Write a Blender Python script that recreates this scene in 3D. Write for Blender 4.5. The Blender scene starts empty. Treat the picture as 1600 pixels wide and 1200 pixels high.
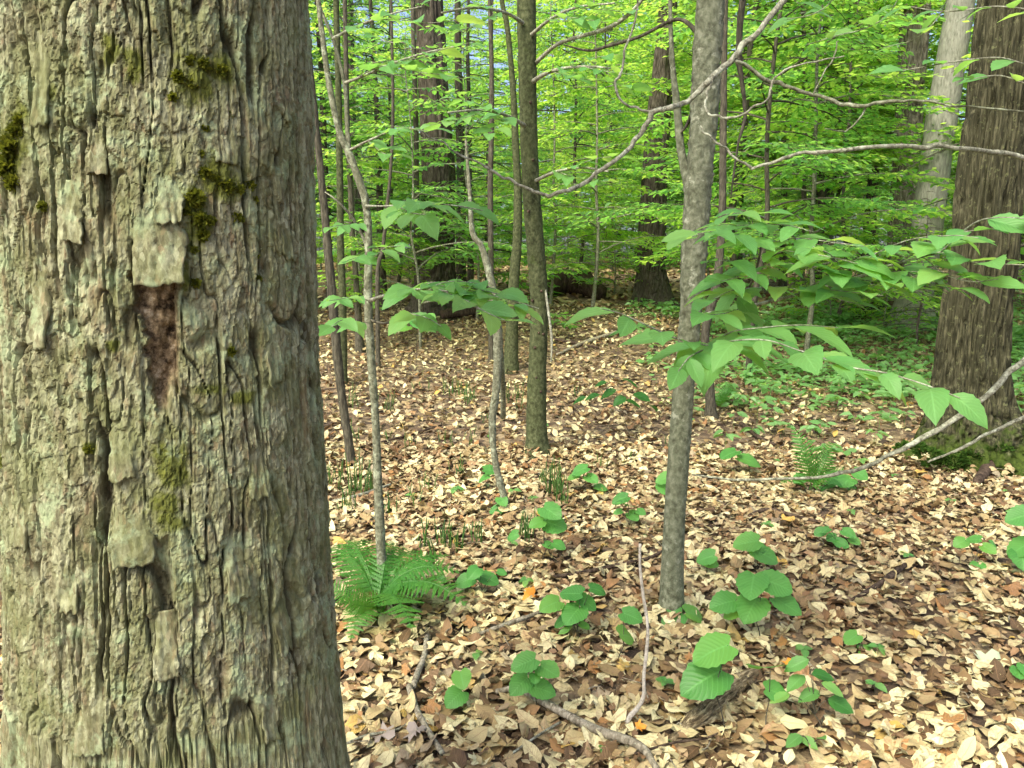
import bpy, math, random
import numpy as np
from mathutils import Vector, Matrix

random.seed(11)
rng = np.random.default_rng(11)
SC = bpy.context.scene
COL = SC.collection
R = math.radians

# ------------------------------------------------------------------ camera
CAM_H, PITCH, FPX = 1.5, R(9.2), 1232.0          # photo pixels (1600 x 1200)
cd = bpy.data.cameras.new('camera')
cam = bpy.data.objects.new('camera', cd)
COL.objects.link(cam)
cam.location = (0, 0, CAM_H)
cam.rotation_euler = (math.pi / 2 - PITCH, 0, 0)
cd.sensor_width = 36.0
cd.lens = 36.0 * FPX / 1600.0
cd.clip_start, cd.clip_end = 0.05, 2000
SC.camera = cam

# ------------------------------------------------------------------ sky, sun, exposure
SUN_EL, SUN_AZ = R(49), R(218)                     # azimuth from +Y (ahead) towards +X
w = bpy.data.worlds.new('World')
SC.world = w
w.use_nodes = True
nt = w.node_tree
sky = nt.nodes.new('ShaderNodeTexSky')
sky.sky_type = 'NISHITA'
sky.sun_disc = False
sky.sun_elevation, sky.sun_rotation = SUN_EL, SUN_AZ
sky.dust_density, sky.air_density, sky.ozone_density = 4.0, 0.55, 0.0
bg = nt.nodes['Background']
bg.inputs['Strength'].default_value = 0.15
nt.links.new(sky.outputs['Color'], bg.inputs['Color'])
sd = bpy.data.lights.new('sun', 'SUN')
sun = bpy.data.objects.new('sun', sd)
COL.objects.link(sun)
sd.energy, sd.angle, sd.color = 1.5, R(25), (1.0, 0.985, 0.77)
sun.rotation_euler = (math.pi / 2 - SUN_EL, 0, math.pi - SUN_AZ)
sun.location = (0, 0, 30)
SC.view_settings.view_transform = 'Standard'
SC.view_settings.look = 'None'
SC.view_settings.exposure = 1.5
SC.view_settings.gamma = 1.0
cy = SC.cycles
cy.use_denoising = True
cy.max_bounces, cy.diffuse_bounces, cy.transmission_bounces, cy.glossy_bounces = 5, 3, 3, 1
cy.adaptive_threshold = 0.03
cy.transparent_max_bounces = 4
cy.caustics_reflective = cy.caustics_refractive = False

# ------------------------------------------------------------------ helpers: noise
def _hash(i, j, k, seed):
    h = (i.astype(np.int64) * 374761393 + j.astype(np.int64) * 668265263 + k.astype(np.int64) * 2147483647 + seed * 974711) & 0xffffffff
    h = ((h ^ (h >> 13)) * 1274126177) & 0xffffffff
    h = ((h ^ (h >> 16)) * 2246822519) & 0xffffffff
    return ((h ^ (h >> 15)) & 0xffffff) / float(0xffffff)

def n3(x, y, z, seed=0):
    """value noise in [-1, 1]"""
    x, y, z = np.broadcast_arrays(np.asarray(x, float), np.asarray(y, float), np.asarray(z, float))
    i, j, k = np.floor(x), np.floor(y), np.floor(z)
    fx, fy, fz = x - i, y - j, z - k
    fx, fy, fz = [f * f * f * (f * (f * 6 - 15) + 10) for f in (fx, fy, fz)]
    r = 0
    for a in (0, 1):
        for b in (0, 1):
            for c in (0, 1):
                r = r + _hash(i + a, j + b, k + c, seed) * (fx if a else 1 - fx) * (fy if b else 1 - fy) * (fz if c else 1 - fz)
    return r * 2 - 1

def n2(x, y, seed=0):
    return n3(x, y, np.zeros(1) + 0.37, seed)

def sstep(a, b, x):
    t = np.clip((x - a) / (b - a), 0, 1)
    return t * t * (3 - 2 * t)

def voro(u, v, seed):
    iu, iv = np.floor(u), np.floor(v)
    f1 = np.full(u.shape, 9.0); f2 = np.full(u.shape, 9.0)
    ra = np.zeros(u.shape); rb = np.zeros(u.shape); du = np.zeros(u.shape); dv = np.zeros(u.shape)
    z = np.zeros(u.shape)
    for a in (-1, 0, 1):
        for b in (-1, 0, 1):
            ci, cj = iu + a, iv + b
            pu = ci + _hash(ci, cj, z, seed) * 0.9
            pv = cj + _hash(ci, cj, z, seed + 1) * 0.9
            d = np.hypot(u - pu, v - pv)
            near = d < f1
            f2 = np.where(near, f1, np.minimum(f2, d))
            ra = np.where(near, _hash(ci, cj, z, seed + 2), ra)
            rb = np.where(near, _hash(ci, cj, z, seed + 3), rb)
            du = np.where(near, u - pu, du); dv = np.where(near, v - pv, dv)
            f1 = np.where(near, d, f1)
    return f1, f2, ra, rb, du, dv

# ------------------------------------------------------------------ helpers: terrain and pixels
def terrain(x, y):
    x = np.asarray(x, float); y = np.asarray(y, float)
    d = y
    z = 0.95 * sstep(5.0, 17.0, d) + 0.9 * sstep(24, 70, d)
    z = z + 0.05 * n2(x / 1.7, y / 1.7, 3) * sstep(1, 4, np.hypot(x, y)) + 0.16 * n2(x / 5.0 + 9, y / 5.0, 4) * sstep(5, 11, d)
    z = z + 0.16 * np.exp(-((x - 0.9) ** 2 / 3.0 + (y - 11.5) ** 2 / 2.5))
    return z

def ter(x, y):
    return float(terrain(np.array([x]), np.array([y]))[0])

FW = np.array([0, math.cos(PITCH), -math.sin(PITCH)])
UPV = np.array([0, math.sin(PITCH), math.cos(PITCH)])
CAMP = np.array([0, 0, CAM_H])

def ray(px, py):
    return FW + np.array([1., 0, 0]) * (px - 800) / FPX + UPV * (600 - py) / FPX

def P(px, py, Y):
    """the point of that direction at distance Y ahead"""
    d = ray(px, py)
    return CAMP + d * (Y / d[1])

_YS = np.concatenate([np.arange(.5, 8, .04), np.arange(8, 60, .15)])
def G(px, py):
    """where that direction meets the ground"""
    d = ray(px, py); d = d / d[1]
    z = terrain(d[0] * _YS, _YS)
    hit = np.nonzero(CAM_H + d[2] * _YS <= z)[0]
    k = hit[0] if len(hit) else len(_YS) - 1
    return np.array([d[0] * _YS[k], _YS[k], z[k]])

# ------------------------------------------------------------------ helpers: mesh building
class MB:
    def __init__(s):
        s.V = []; s.Q = []; s.T = []; s.n = 0; s.A = {}
    def add(s, V, F, **attrs):
        V = np.asarray(V, float).reshape(-1, 3)
        F = np.asarray(F, int)
        (s.Q if F.shape[1] == 4 else s.T).append(F + s.n)
        for k, a in attrs.items():
            s.A.setdefault(k, []).append((s.n, np.asarray(a, float)))
        s.V.append(V); s.n += len(V)
        return s
    def mesh(s, name, mat, off=(0, 0, 0), smooth=True):
        V = np.concatenate(s.V) - np.asarray(off, float)
        me = bpy.data.meshes.new(name)
        Q = np.concatenate(s.Q) if s.Q else np.zeros((0, 4), int)
        T = np.concatenate(s.T) if s.T else np.zeros((0, 3), int)
        loops = np.concatenate([Q.ravel(), T.ravel()]).astype(np.int32)
        starts = np.concatenate([np.arange(len(Q)) * 4, len(Q) * 4 + np.arange(len(T)) * 3]).astype(np.int32)
        me.vertices.add(len(V)); me.vertices.foreach_set('co', V.astype(np.float32).ravel())
        me.loops.add(len(loops)); me.loops.foreach_set('vertex_index', loops)
        me.polygons.add(len(starts)); me.polygons.foreach_set('loop_start', starts)
        me.polygons.foreach_set('use_smooth', np.full(len(starts), smooth, bool))
        me.update(calc_edges=True)
        for k, parts in s.A.items():
            dim = 1 if parts[0][1].ndim == 1 else parts[0][1].shape[1]
            buf = np.zeros((len(V), dim), np.float32)
            for st, a in parts:
                buf[st:st + len(a)] = a.reshape(len(a), dim)
            at = me.attributes.new(k, 'FLOAT' if dim == 1 else 'FLOAT_VECTOR', 'POINT')
            at.data.foreach_set('value' if dim == 1 else 'vector', buf.ravel())
        if mat: me.materials.append(mat)
        return me
    def build(s, name, mat, parent=None, smooth=True, **props):
        off = parent.location if parent else (0, 0, 0)
        o = bpy.data.objects.new(name, s.mesh(name, mat, off, smooth))
        COL.objects.link(o)
        if parent: o.parent = parent
        for k, v in props.items(): o[k] = v
        return o

def thing(name, label, cat, loc=(0, 0, 0), group=None):
    o = bpy.data.objects.new(name, None)
    COL.objects.link(o)
    o.location = Vector([float(c) for c in loc]); o.empty_display_size = 0.1
    o['label'] = label; o['category'] = cat
    if group: o['group'] = group
    return o

def tag(o, label, cat, group=None):
    o['label'] = label; o['category'] = cat
    if group: o['group'] = group
    return o

def rebase(o):
    """move a top-level mesh's origin to its own centre-bottom"""
    me = o.data
    n = len(me.vertices); co = np.empty(n * 3, np.float32); me.vertices.foreach_get('co', co)
    co = co.reshape(-1, 3)
    c = np.array([co[:, 0].mean(), co[:, 1].mean(), co[:, 2].min()])
    me.vertices.foreach_set('co', (co - c).astype(np.float32).ravel()); me.update()
    o.location = Vector(c.tolist())
    return o

def smooth_path(pts, rad, per=6):
    """Catmull-Rom through pts"""
    pts = np.asarray(pts, float); rad = np.asarray(rad, float)
    A = np.column_stack([pts, rad])
    A = np.vstack([2 * A[0] - A[1], A, 2 * A[-1] - A[-2]])
    out = []
    for i in range(1, len(A) - 2):
        p0, p1, p2, p3 = A[i - 1], A[i], A[i + 1], A[i + 2]
        for t in np.linspace(0, 1, per, endpoint=False):
            out.append(0.5 * (2 * p1 + (p2 - p0) * t + (2 * p0 - 5 * p1 + 4 * p2 - p3) * t * t + (3 * p1 - p0 - 3 * p2 + p3) * t ** 3))
    out.append(A[-2])
    out = np.array(out)
    return out[:, :3], np.maximum(out[:, 3], 0.0008)

def tube(pts, rad, n=8, disp=None, cap=True):
    pts = np.asarray(pts, float); rad = np.asarray(rad, float)
    if cap:
        t0 = pts[0] - pts[1]; t1 = pts[-1] - pts[-2]
        pts = np.vstack([pts[0] + t0 / (np.linalg.norm(t0) + 1e-9) * rad[0] * .3, pts, pts[-1] + t1 / (np.linalg.norm(t1) + 1e-9) * rad[-1] * .3])
        rad = np.concatenate([[rad[0] * .05], rad, [rad[-1] * .05]])
    k = len(pts)
    tan = np.gradient(pts, axis=0); tan /= np.linalg.norm(tan, axis=1)[:, None] + 1e-12
    a = np.array([1., 0, 0]) if abs(tan[0][0]) < 0.8 else np.array([0, 1., 0])
    fr = np.zeros((k, 3))
    for i in range(k):
        a = a - tan[i] * a.dot(tan[i]); a /= np.linalg.norm(a); fr[i] = a
    bi = np.cross(tan, fr)
    th = np.linspace(0, 2 * math.pi, n, endpoint=False)
    ring = fr[:, None, :] * np.cos(th)[None, :, None] + bi[:, None, :] * np.sin(th)[None, :, None]
    r = np.repeat(rad[:, None], n, 1)
    if disp is not None:
        s = np.concatenate([[0], np.cumsum(np.linalg.norm(np.diff(pts, axis=0), axis=1))])
        r = disp(r, np.cos(th)[None, :] * rad[:, None], np.sin(th)[None, :] * rad[:, None], np.repeat(s[:, None], n, 1), np.repeat(th[None, :], k, 0))
        if cap: r[0] = rad[0]; r[-1] = rad[-1]
    V = pts[:, None, :] + ring * r[:, :, None]
    i, j = np.meshgrid(np.arange(k - 1), np.arange(n), indexing='ij')
    j2 = (j + 1) % n
    Q = np.stack([i * n + j, i * n + j2, (i + 1) * n + j2, (i + 1) * n + j], -1).reshape(-1, 4)
    return V.reshape(-1, 3), Q

def pxpath(pts, Y=None):
    """[(px, py, width_px[, Y])] -> points and radii"""
    q, r = [], []
    for p in pts:
        y = p[3] if len(p) > 3 else Y
        pt = P(p[0], p[1], y)
        q.append(pt); r.append(0.5 * p[2] * np.dot(pt - CAMP, FW) / FPX)
    return np.array(q), np.array(r)

# ------------------------------------------------------------------ helpers: materials
def new_mat(name):
    m = bpy.data.materials.new(name)
    m.use_nodes = True
    t = m.node_tree
    b = t.nodes['Principled BSDF']
    return m, t, b

def node(t, typ, **kw):
    n = t.nodes.new(typ)
    for k, v in kw.items():
        if k in n.inputs: n.inputs[k].default_value = v
        else: setattr(n, k, v)
    return n

def ramp(t, src, stops, interp='LINEAR'):
    r = t.nodes.new('ShaderNodeValToRGB')
    r.color_ramp.interpolation = interp
    els = r.color_ramp.elements
    while len(els) < len(stops): els.new(0.5)
    for e, (p, c) in zip(els, stops):
        e.position = p; e.color = (*c, 1) if len(c) == 3 else c
    t.links.new(src, r.inputs[0])
    return r.outputs[0]

def mixc(t, fac, a, b, blend='MIX'):
    m = t.nodes.new('ShaderNodeMix'); m.data_type = 'RGBA'; m.blend_type = blend
    for s, v in ((0, fac), (6, a), (7, b)):
        if hasattr(v, 'is_linked') or hasattr(v, 'links'): t.links.new(v, m.inputs[s])
        elif isinstance(v, (int, float)): m.inputs[s].default_value = v
        else: m.inputs[s].default_value = (*v, 1)
    return m.outputs[2]

def math_(t, op, a, b=None, c=None):
    m = t.nodes.new('ShaderNodeMath'); m.operation = op
    for s, v in ((0, a), (1, b), (2, c)):
        if v is None: continue
        if hasattr(v, 'links'): t.links.new(v, m.inputs[s])
        else: m.inputs[s].default_value = v
    return m.outputs[0]

def coords(t, scale=(1, 1, 1), kind='Object'):
    tc = t.nodes.new('ShaderNodeTexCoord'); mp = t.nodes.new('ShaderNodeMapping')
    mp.inputs['Scale'].default_value = scale
    t.links.new(tc.outputs[kind], mp.inputs['Vector'])
    return mp.outputs[0]

def noise(t, vec, scale, detail=4, rough=0.6, dist=0.0):
    n = t.nodes.new('ShaderNodeTexNoise')
    n.inputs['Scale'].default_value = scale; n.inputs['Detail'].default_value = detail
    n.inputs['Roughness'].default_value = rough; n.inputs['Distortion'].default_value = dist
    t.links.new(vec, n.inputs['Vector'])
    return n.outputs['Fac']

def bump(t, b, h, strength=0.5, dist=0.01):
    n = t.nodes.new('ShaderNodeBump')
    n.inputs['Strength'].default_value = strength; n.inputs['Distance'].default_value = dist
    t.links.new(h, n.inputs['Height']); t.links.new(n.outputs[0], b.inputs['Normal'])

def bark_mat(name, dark, mid, light, lichen=(0.33, 0.36, 0.27), lich=0.55, moss=0.0, moss_top=0.0, sc=1.0, iso=False, zs=.22):
    """rough bark: stretched fibres, blotches of lichen, optional moss rising from the foot"""
    m, t, b = new_mat(name)
    v = coords(t, (1, 1, .8 if iso else zs)); v1 = coords(t)
    fib = noise(t, v, 42 * sc, 5, 0.65)
    blot = noise(t, v1, 7 * sc, 4, 0.6)
    c = ramp(t, fib, [(0.36, dark), (0.5, mid), (0.64, light)])
    c = mixc(t, ramp(t, blot, [(0.35, (0.0,) * 3), (0.65, (0.5,) * 3)]), c, mid)
    ln = noise(t, v1, 15 * sc, 5, 0.7)
    c = mixc(t, ramp(t, ln, [(lich, (0,) * 3), (lich + 0.08, (0.75,) * 3)]), c, lichen)
    if moss or moss_top:
        mn = noise(t, v1, 11, 5, 0.65)
        if moss_top:
            sp = t.nodes.new('ShaderNodeSeparateXYZ'); t.links.new(v1, sp.inputs[0])
            hgt = math_(t, 'MULTIPLY_ADD', sp.outputs[2], -1.0 / moss_top, 1.0)
            mm = math_(t, 'ADD', math_(t, 'MULTIPLY', hgt, 0.55), mn)
            f = ramp(t, mm, [(0.72, (0,) * 3), (0.9, (1,) * 3)])
        else:
            f = ramp(t, mn, [(1 - moss, (0,) * 3), (1 - moss + 0.12, (0.85,) * 3)])
        c = mixc(t, f, c, ramp(t, fib, [(0.3, (0.02, 0.034, 0.006)), (0.7, (0.065, 0.095, 0.016))]))
    t.links.new(c, b.inputs['Base Color'])
    b.inputs['Roughness'].default_value = 0.92
    b.inputs['Specular IOR Level'].default_value = 0.15
    bump(t, b, fib, 0.7, 0.008)
    return m

def leaf_mat(name, cols, trans, tr=0.45, rough=0.42, veins=True, spec=0.35):
    """thin leaf: colour varies leaf by leaf, light passes through"""
    m, t, b = new_mat(name)
    g = t.nodes.new('ShaderNodeNewGeometry'); oi = t.nodes.new('ShaderNodeObjectInfo')
    rnd = math_(t, 'FRACT', math_(t, 'ADD', g.outputs['Random Per Island'], oi.outputs['Random']))
    k = len(cols)
    c = ramp(t, rnd, [(i / (k - 1), cc) for i, cc in enumerate(cols)])
    tcx = ramp(t, rnd, [(i / (k - 1), cc) for i, cc in enumerate(trans)])
    if veins:
        at = t.nodes.new('ShaderNodeAttribute'); at.attribute_name = 'luv'
        sp = t.nodes.new('ShaderNodeSeparateXYZ'); t.links.new(at.outputs['Vector'], sp.inputs[0])
        au = math_(t, 'ABSOLUTE', sp.outputs[0])
        lat = math_(t, 'SINE', math_(t, 'MULTIPLY', math_(t, 'SUBTRACT', sp.outputs[1], math_(t, 'MULTIPLY', au, 0.35)), 56.0))
        vein = ramp(t, lat, [(0.80, (0,) * 3), (0.97, (0.45,) * 3)])
        rib = ramp(t, au, [(0.02, (0.75,) * 3), (0.075, (0,) * 3)])
        f = mixc(t, 1.0, vein, rib, 'LIGHTEN')
        nz = noise(t, coords(t), 60, 3, 0.6)
        c = mixc(t, ramp(t, nz, [(0.35, (0,) * 3), (0.75, (0.35,) * 3)]), c, tuple(x * 1.5 for x in cols[k // 2]))
        c = mixc(t, f, c, tuple(min(1, x * 1.45 + 0.02) for x in cols[k // 2]))
        sp2 = noise(t, coords(t), 9, 5, .75)
        c = mixc(t, ramp(t, sp2, [(.66, (0,) * 3), (.70, (.8,) * 3)]), c, (0.16, 0.12, 0.045))
        bump(t, b, lat, 0.25, 0.0015)
    t.links.new(c, b.inputs['Base Color'])
    b.inputs['Roughness'].default_value = rough
    b.inputs['Specular IOR Level'].default_value = spec
    tl = t.nodes.new('ShaderNodeBsdfTranslucent'); t.links.new(tcx, tl.inputs['Color'])
    mx = t.nodes.new('ShaderNodeMixShader'); mx.inputs[0].default_value = tr
    t.links.new(b.outputs[0], mx.inputs[1]); t.links.new(tl.outputs[0], mx.inputs[2])
    t.links.new(mx.outputs[0], t.nodes['Material Output'].inputs['Surface'])
    return m

M = {}
M['furrow'] = bark_mat('furrowed_bark', (0.009, 0.009, 0.005), (0.040, 0.040, 0.021), (0.115, 0.11, 0.064), (0.13, 0.14, 0.065), 0.57, 0, 0.5, sc=1.7, zs=.10)
M['furrow_dry'] = bark_mat('furrowed_bark_dry', (0.05, 0.04, 0.03), (0.17, 0.15, 0.12), (0.33, 0.30, 0.25), lich=0.66)
M['hemlock'] = bark_mat('hemlock_bark', (0.020, 0.017, 0.012), (0.062, 0.054, 0.040), (0.13, 0.117, 0.09), (0.16, 0.17, 0.13), 0.66)
M['beech_rough'] = bark_mat('rough_beech_bark', (0.065, 0.069, 0.044), (0.135, 0.148, 0.095), (0.24, 0.255, 0.18), (0.40, 0.42, 0.32), 0.60, 0.36, sc=1.2, iso=True)
M['beech_pale'] = bark_mat('pale_beech_bark', (0.12, 0.12, 0.095), (0.20, 0.205, 0.165), (0.28, 0.28, 0.23), (0.42, 0.44, 0.36), 0.68)
M['olive'] = bark_mat('olive_bark', (0.022, 0.026, 0.012), (0.056, 0.067, 0.029), (0.11, 0.122, 0.062), (0.22, 0.24, 0.14), 0.66, 0.40, iso=True)
M['sapling'] = bark_mat('grey_sapling_bark', (0.055, 0.055, 0.036), (0.145, 0.15, 0.10), (0.26, 0.27, 0.19), (0.35, 0.39, 0.28), 0.54, 0.35, sc=1.8, iso=True)
M['dark_stem'] = bark_mat('dark_stem_bark', (0.024, 0.022, 0.016), (0.070, 0.065, 0.046), (0.14, 0.13, 0.092), lich=0.66, sc=2.0)
M['twig'] = bark_mat('grey_twig_bark', (0.065, 0.064, 0.046), (0.20, 0.20, 0.145), (0.36, 0.36, 0.28), (0.44, 0.47, 0.36), 0.52, sc=2.4, iso=True)
M['pale_twig'] = bark_mat('whitened_twig', (0.22, 0.20, 0.165), (0.42, 0.39, 0.33), (0.58, 0.55, 0.48), (0.5, 0.5, 0.42), .6, sc=2.4, iso=True)
M['dead_wood'] = bark_mat('weathered_dead_wood', (0.06, 0.05, 0.034), (0.22, 0.195, 0.14), (0.42, 0.385, 0.30), (0.36, 0.38, 0.28), 0.58, 0.28, sc=2.0)
M['log'] = bark_mat('crumbling_log', (0.015, 0.011, 0.007), (0.15, 0.115, 0.065), (0.46, 0.385, 0.24), (0.045, 0.034, 0.022), 0.60, 0.34, sc=2.2, zs=.15)
M['rot'] = bark_mat('rotten_wood', (0.02, 0.014, 0.01), (0.06, 0.042, 0.03), (0.13, 0.095, 0.065), lich=0.75, moss=0.30)
M['beech_leaf'] = leaf_mat('beech_leaf', [(0.075, 0.215, 0.055), (0.105, 0.275, 0.078), (0.12, 0.30, 0.088), (0.17, 0.345, 0.09)], [(0.26, 0.56, 0.09), (0.33, 0.64, 0.10), (0.40, 0.70, 0.11), (0.55, 0.78, 0.11)], 0.47)
M['heart_leaf'] = leaf_mat('heart_leaf', [(0.050, 0.185, 0.040), (0.075, 0.25, 0.055), (0.09, 0.27, 0.06), (0.13, 0.31, 0.055)], [(0.16, 0.46, 0.05), (0.21, 0.53, 0.06), (0.27, 0.57, 0.06), (0.38, 0.63, 0.06)], 0.36)
M['dark_leaf'] = leaf_mat('dark_seedling_leaf', [(0.02, 0.085, 0.015), (0.03, 0.12, 0.02)], [(0.06, 0.25, 0.02), (0.08, 0.3, 0.03)], 0.3)
M['under_leaf'] = leaf_mat('understory_leaf', [(0.060, 0.175, 0.032), (0.09, 0.22, 0.036), (0.13, 0.26, 0.04)], [(0.36, 0.74, 0.07), (0.52, 0.84, 0.10), (0.72, 0.93, 0.15)], 0.6, veins=False)
M['under_leaf_cool'] = leaf_mat('understory_leaf_cool', [(0.050, 0.16, 0.045), (0.075, 0.205, 0.052), (0.10, 0.24, 0.06)], [(0.26, 0.62, 0.09), (0.36, 0.72, 0.11), (0.50, 0.82, 0.13)], 0.57, veins=False)
M['cover_leaf'] = leaf_mat('ground_cover_leaf', [(0.11, 0.26, 0.08), (0.15, 0.33, 0.11), (0.20, 0.39, 0.15)], [(0.28, 0.58, 0.10), (0.36, 0.66, 0.12), (0.45, 0.70, 0.15)], 0.45, veins=False)
M['needle'] = leaf_mat('hemlock_needle', [(0.02, 0.062, 0.022), (0.032, 0.090, 0.030), (0.05, 0.13, 0.035)], [(0.06, 0.16, 0.03), (0.10, 0.24, 0.04), (0.14, 0.30, 0.04)], 0.28, veins=False)
M['fern'] = leaf_mat('fern_frond', [(0.042, 0.155, 0.024), (0.068, 0.21, 0.036)], [(0.20, 0.46, 0.04), (0.25, 0.52, 0.05)], 0.42, veins=False)
M['rush'] = leaf_mat('horsetail_stem', [(0.025, 0.075, 0.015), (0.05, 0.125, 0.022), (0.10, 0.17, 0.04)], [(0.03, 0.10, 0.02)] * 3, 0.1, veins=False)

def litter_mat():
    m, t, b = new_mat('dead_leaf')
    g = t.nodes.new('ShaderNodeNewGeometry'); oi = t.nodes.new('ShaderNodeObjectInfo')
    rnd = math_(t, 'FRACT', math_(t, 'ADD', g.outputs['Random Per Island'], oi.outputs['Random']))
    pal = [(0.0, (0.071, 0.044, 0.021)), (0.08, (0.128, 0.077, 0.034)), (0.16, (0.199, 0.130, 0.056)), (0.24, (0.342, 0.255, 0.116)),
           (0.33, (0.475, 0.395, 0.195)), (0.46, (0.608, 0.540, 0.288)), (0.60, (0.694, 0.640, 0.372)), (0.72, (0.570, 0.505, 0.274)),
           (0.81, (0.399, 0.315, 0.158)), (0.87, (0.190, 0.115, 0.056)), (0.915, (0.342, 0.175, 0.056)), (0.96, (0.304, 0.270, 0.186)), (1.0, (0.532, 0.350, 0.074))]
    c = ramp(t, rnd, pal)
    v = coords(t)
    sp = noise(t, v, 90, 4, 0.7)
    c = mixc(t, ramp(t, sp, [(0.45, (0.0,) * 3), (0.68, (0.5,) * 3)]), c, (0.15, 0.095, 0.05))
    pn = noise(t, v, 1.7, 4, .6)
    pf = math_(t, 'MULTIPLY', ramp(t, pn, [(.47, (0,) * 3), (.66, (.9,) * 3)]), ramp(t, math_(t, 'FRACT', math_(t, 'MULTIPLY', rnd, 7.31)), [(.25, (0,) * 3), (.5, (.85,) * 3)]))
    c = mixc(t, pf, c, ramp(t, math_(t, 'FRACT', math_(t, 'MULTIPLY', rnd, 13.7)), [(0, (0.075, 0.043, 0.025)), (.5, (0.17, 0.095, 0.048)), (1, (0.30, 0.17, 0.075))]))
    at = t.nodes.new('ShaderNodeAttribute'); at.attribute_name = 'luv'
    s = t.nodes.new('ShaderNodeSeparateXYZ'); t.links.new(at.outputs['Vector'], s.inputs[0])
    au = math_(t, 'ABSOLUTE', s.outputs[0])
    lat = math_(t, 'SINE', math_(t, 'MULTIPLY', math_(t, 'SUBTRACT', s.outputs[1], math_(t, 'MULTIPLY', au, 0.4)), 60.0))
    rib = ramp(t, au, [(0.02, (0.5,) * 3), (0.08, (0,) * 3)])
    c = mixc(t, rib, c, (0.22, 0.13, 0.07))
    t.links.new(c, b.inputs['Base Color'])
    b.inputs['Roughness'].default_value = 0.62
    b.inputs['Specular IOR Level'].default_value = 0.3
    bump(t, b, math_(t, 'ADD', lat, math_(t, 'MULTIPLY', sp, 3.0)), 0.4, 0.0015)
    return m
M['dead_leaf'] = litter_mat()

def soil_mat():
    m, t, b = new_mat('forest_soil')
    v = coords(t)
    vo = t.nodes.new('ShaderNodeTexVoronoi'); vo.inputs['Scale'].default_value = 14
    t.links.new(v, vo.inputs['Vector'])
    c = ramp(t, math_(t, 'MULTIPLY', vo.outputs['Color'], 1.0), [(0.15, (0.06, 0.038, 0.022)), (0.4, (0.17, 0.11, 0.06)), (0.65, (0.36, 0.26, 0.14)), (0.9, (0.52, 0.40, 0.22))])
    n = noise(t, v, 30, 6, 0.7)
    c = mixc(t, ramp(t, n, [(0.35, (0.8,) * 3), (0.65, (0.1,) * 3)]), c, (0.045, 0.03, 0.02))
    t.links.new(c, b.inputs['Base Color'])
    b.inputs['Roughness'].default_value = 0.95
    bump(t, b, n, 0.8, 0.03)
    return m
M['soil'] = soil_mat()

# ------------------------------------------------------------------ leaf templates (x across, y along, z normal; length 1)
def leaf_template(nu, nv, wid, shape='oval', fold=0.12, curl=0.15, pleat=0.0, wave=0.0, seed=0):
    r = np.random.default_rng(seed)
    u = np.linspace(-1, 1, nu); v = np.linspace(0, 1, nv)
    U, Vv = np.meshgrid(u, v)
    if shape == 'oval':
        W = wid * np.sin(np.pi * np.clip(Vv, 0, 1) ** 0.82) ** 0.85
        Y = Vv.copy()
    elif shape == 'heart':
        W = wid * np.clip(np.sin(np.pi * (0.10 + .90 * Vv) ** .80), 0, 1) ** .62
        Y = Vv - 0.17 * (np.abs(U) ** 1.2) * (1 - np.abs(U) ** 3 * .75) * 1.6 * (1 - Vv) ** 3
    W = np.maximum(W, 0.002)
    if nv > 7:
        edge = (np.abs(U) > 0.99) * (1 + 0.0)
        W = W * (1 + edge * 0.05 * np.where(np.arange(nv) % 2 == 0, 1, -1)[:, None])
    X = U * W
    ph = r.uniform(0, 6.28, 4)
    Z = fold * np.abs(X) - curl * (Vv - 0.25) ** 2 + pleat * np.cos((Vv - np.abs(U) * 0.2) * 44) * np.abs(U) * (1 - np.abs(U) * 0.3)
    Z = Z + wave * (np.sin(Vv * 7 + ph[0]) * U + 0.6 * np.sin(Vv * 11 + ph[1]) * np.abs(U) + 0.5 * np.cos(U * 2.6 + ph[2]) * np.sin(Vv * 4 + ph[3]))
    i, j = np.meshgrid(np.arange(nv - 1), np.arange(nu - 1), indexing='ij')
    Q = np.stack([i * nu + j, i * nu + j + 1, (i + 1) * nu + j + 1, (i + 1) * nu + j], -1).reshape(-1, 4)
    return np.stack([X, Y, Z], -1).reshape(-1, 3), Q, np.stack([U, Vv, U * 0], -1).reshape(-1, 3)

def maple_template(seed, crumple=0.12):
    """lobed dead leaf: outline ring, inner ring and centre"""
    r = np.random.default_rng(seed)
    prof = [(-90, .08), (-70, .42), (-50, .30), (-25, .75), (-12, .60), (8, .52), (20, .88), (36, .80), (52, .50), (70, .92), (90, 1.12),
            (110, .92), (128, .50), (144, .80), (160, .88), (172, .52), (192, .60), (205, .75), (230, .30), (250, .42)]
    a = np.radians([p[0] for p in prof]); d = np.array([p[1] for p in prof]) * 0.5
    out = np.stack([np.cos(a) * d, np.sin(a) * d + 0.45, 0 * d], -1)
    inn = np.stack([np.cos(a) * d * .5, np.sin(a) * d * .5 + 0.45, 0 * d], -1)
    V = np.vstack([[[0, 0.45, 0]], inn, out])
    x, y = V[:, 0], V[:, 1]
    V[:, 2] = crumple * (np.sin(x * 6 + r.uniform(0, 6)) * np.cos(y * 5 + r.uniform(0, 6)) + 0.7 * np.sin(y * 9 + x * 5 + r.uniform(0, 6))) + r.uniform(-.5, .7) * (x ** 2) + r.uniform(-.2, .5) * (y - .45) ** 2
    k = len(a); T = []
    for i in range(k):
        j = (i + 1) % k
        T += [(0, 1 + i, 1 + j), (1 + i, 1 + k + i, 1 + k + j), (1 + i, 1 + k + j, 1 + j)]
    return V, np.array(T), np.stack([x * 2, y, x * 0], -1)

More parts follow.
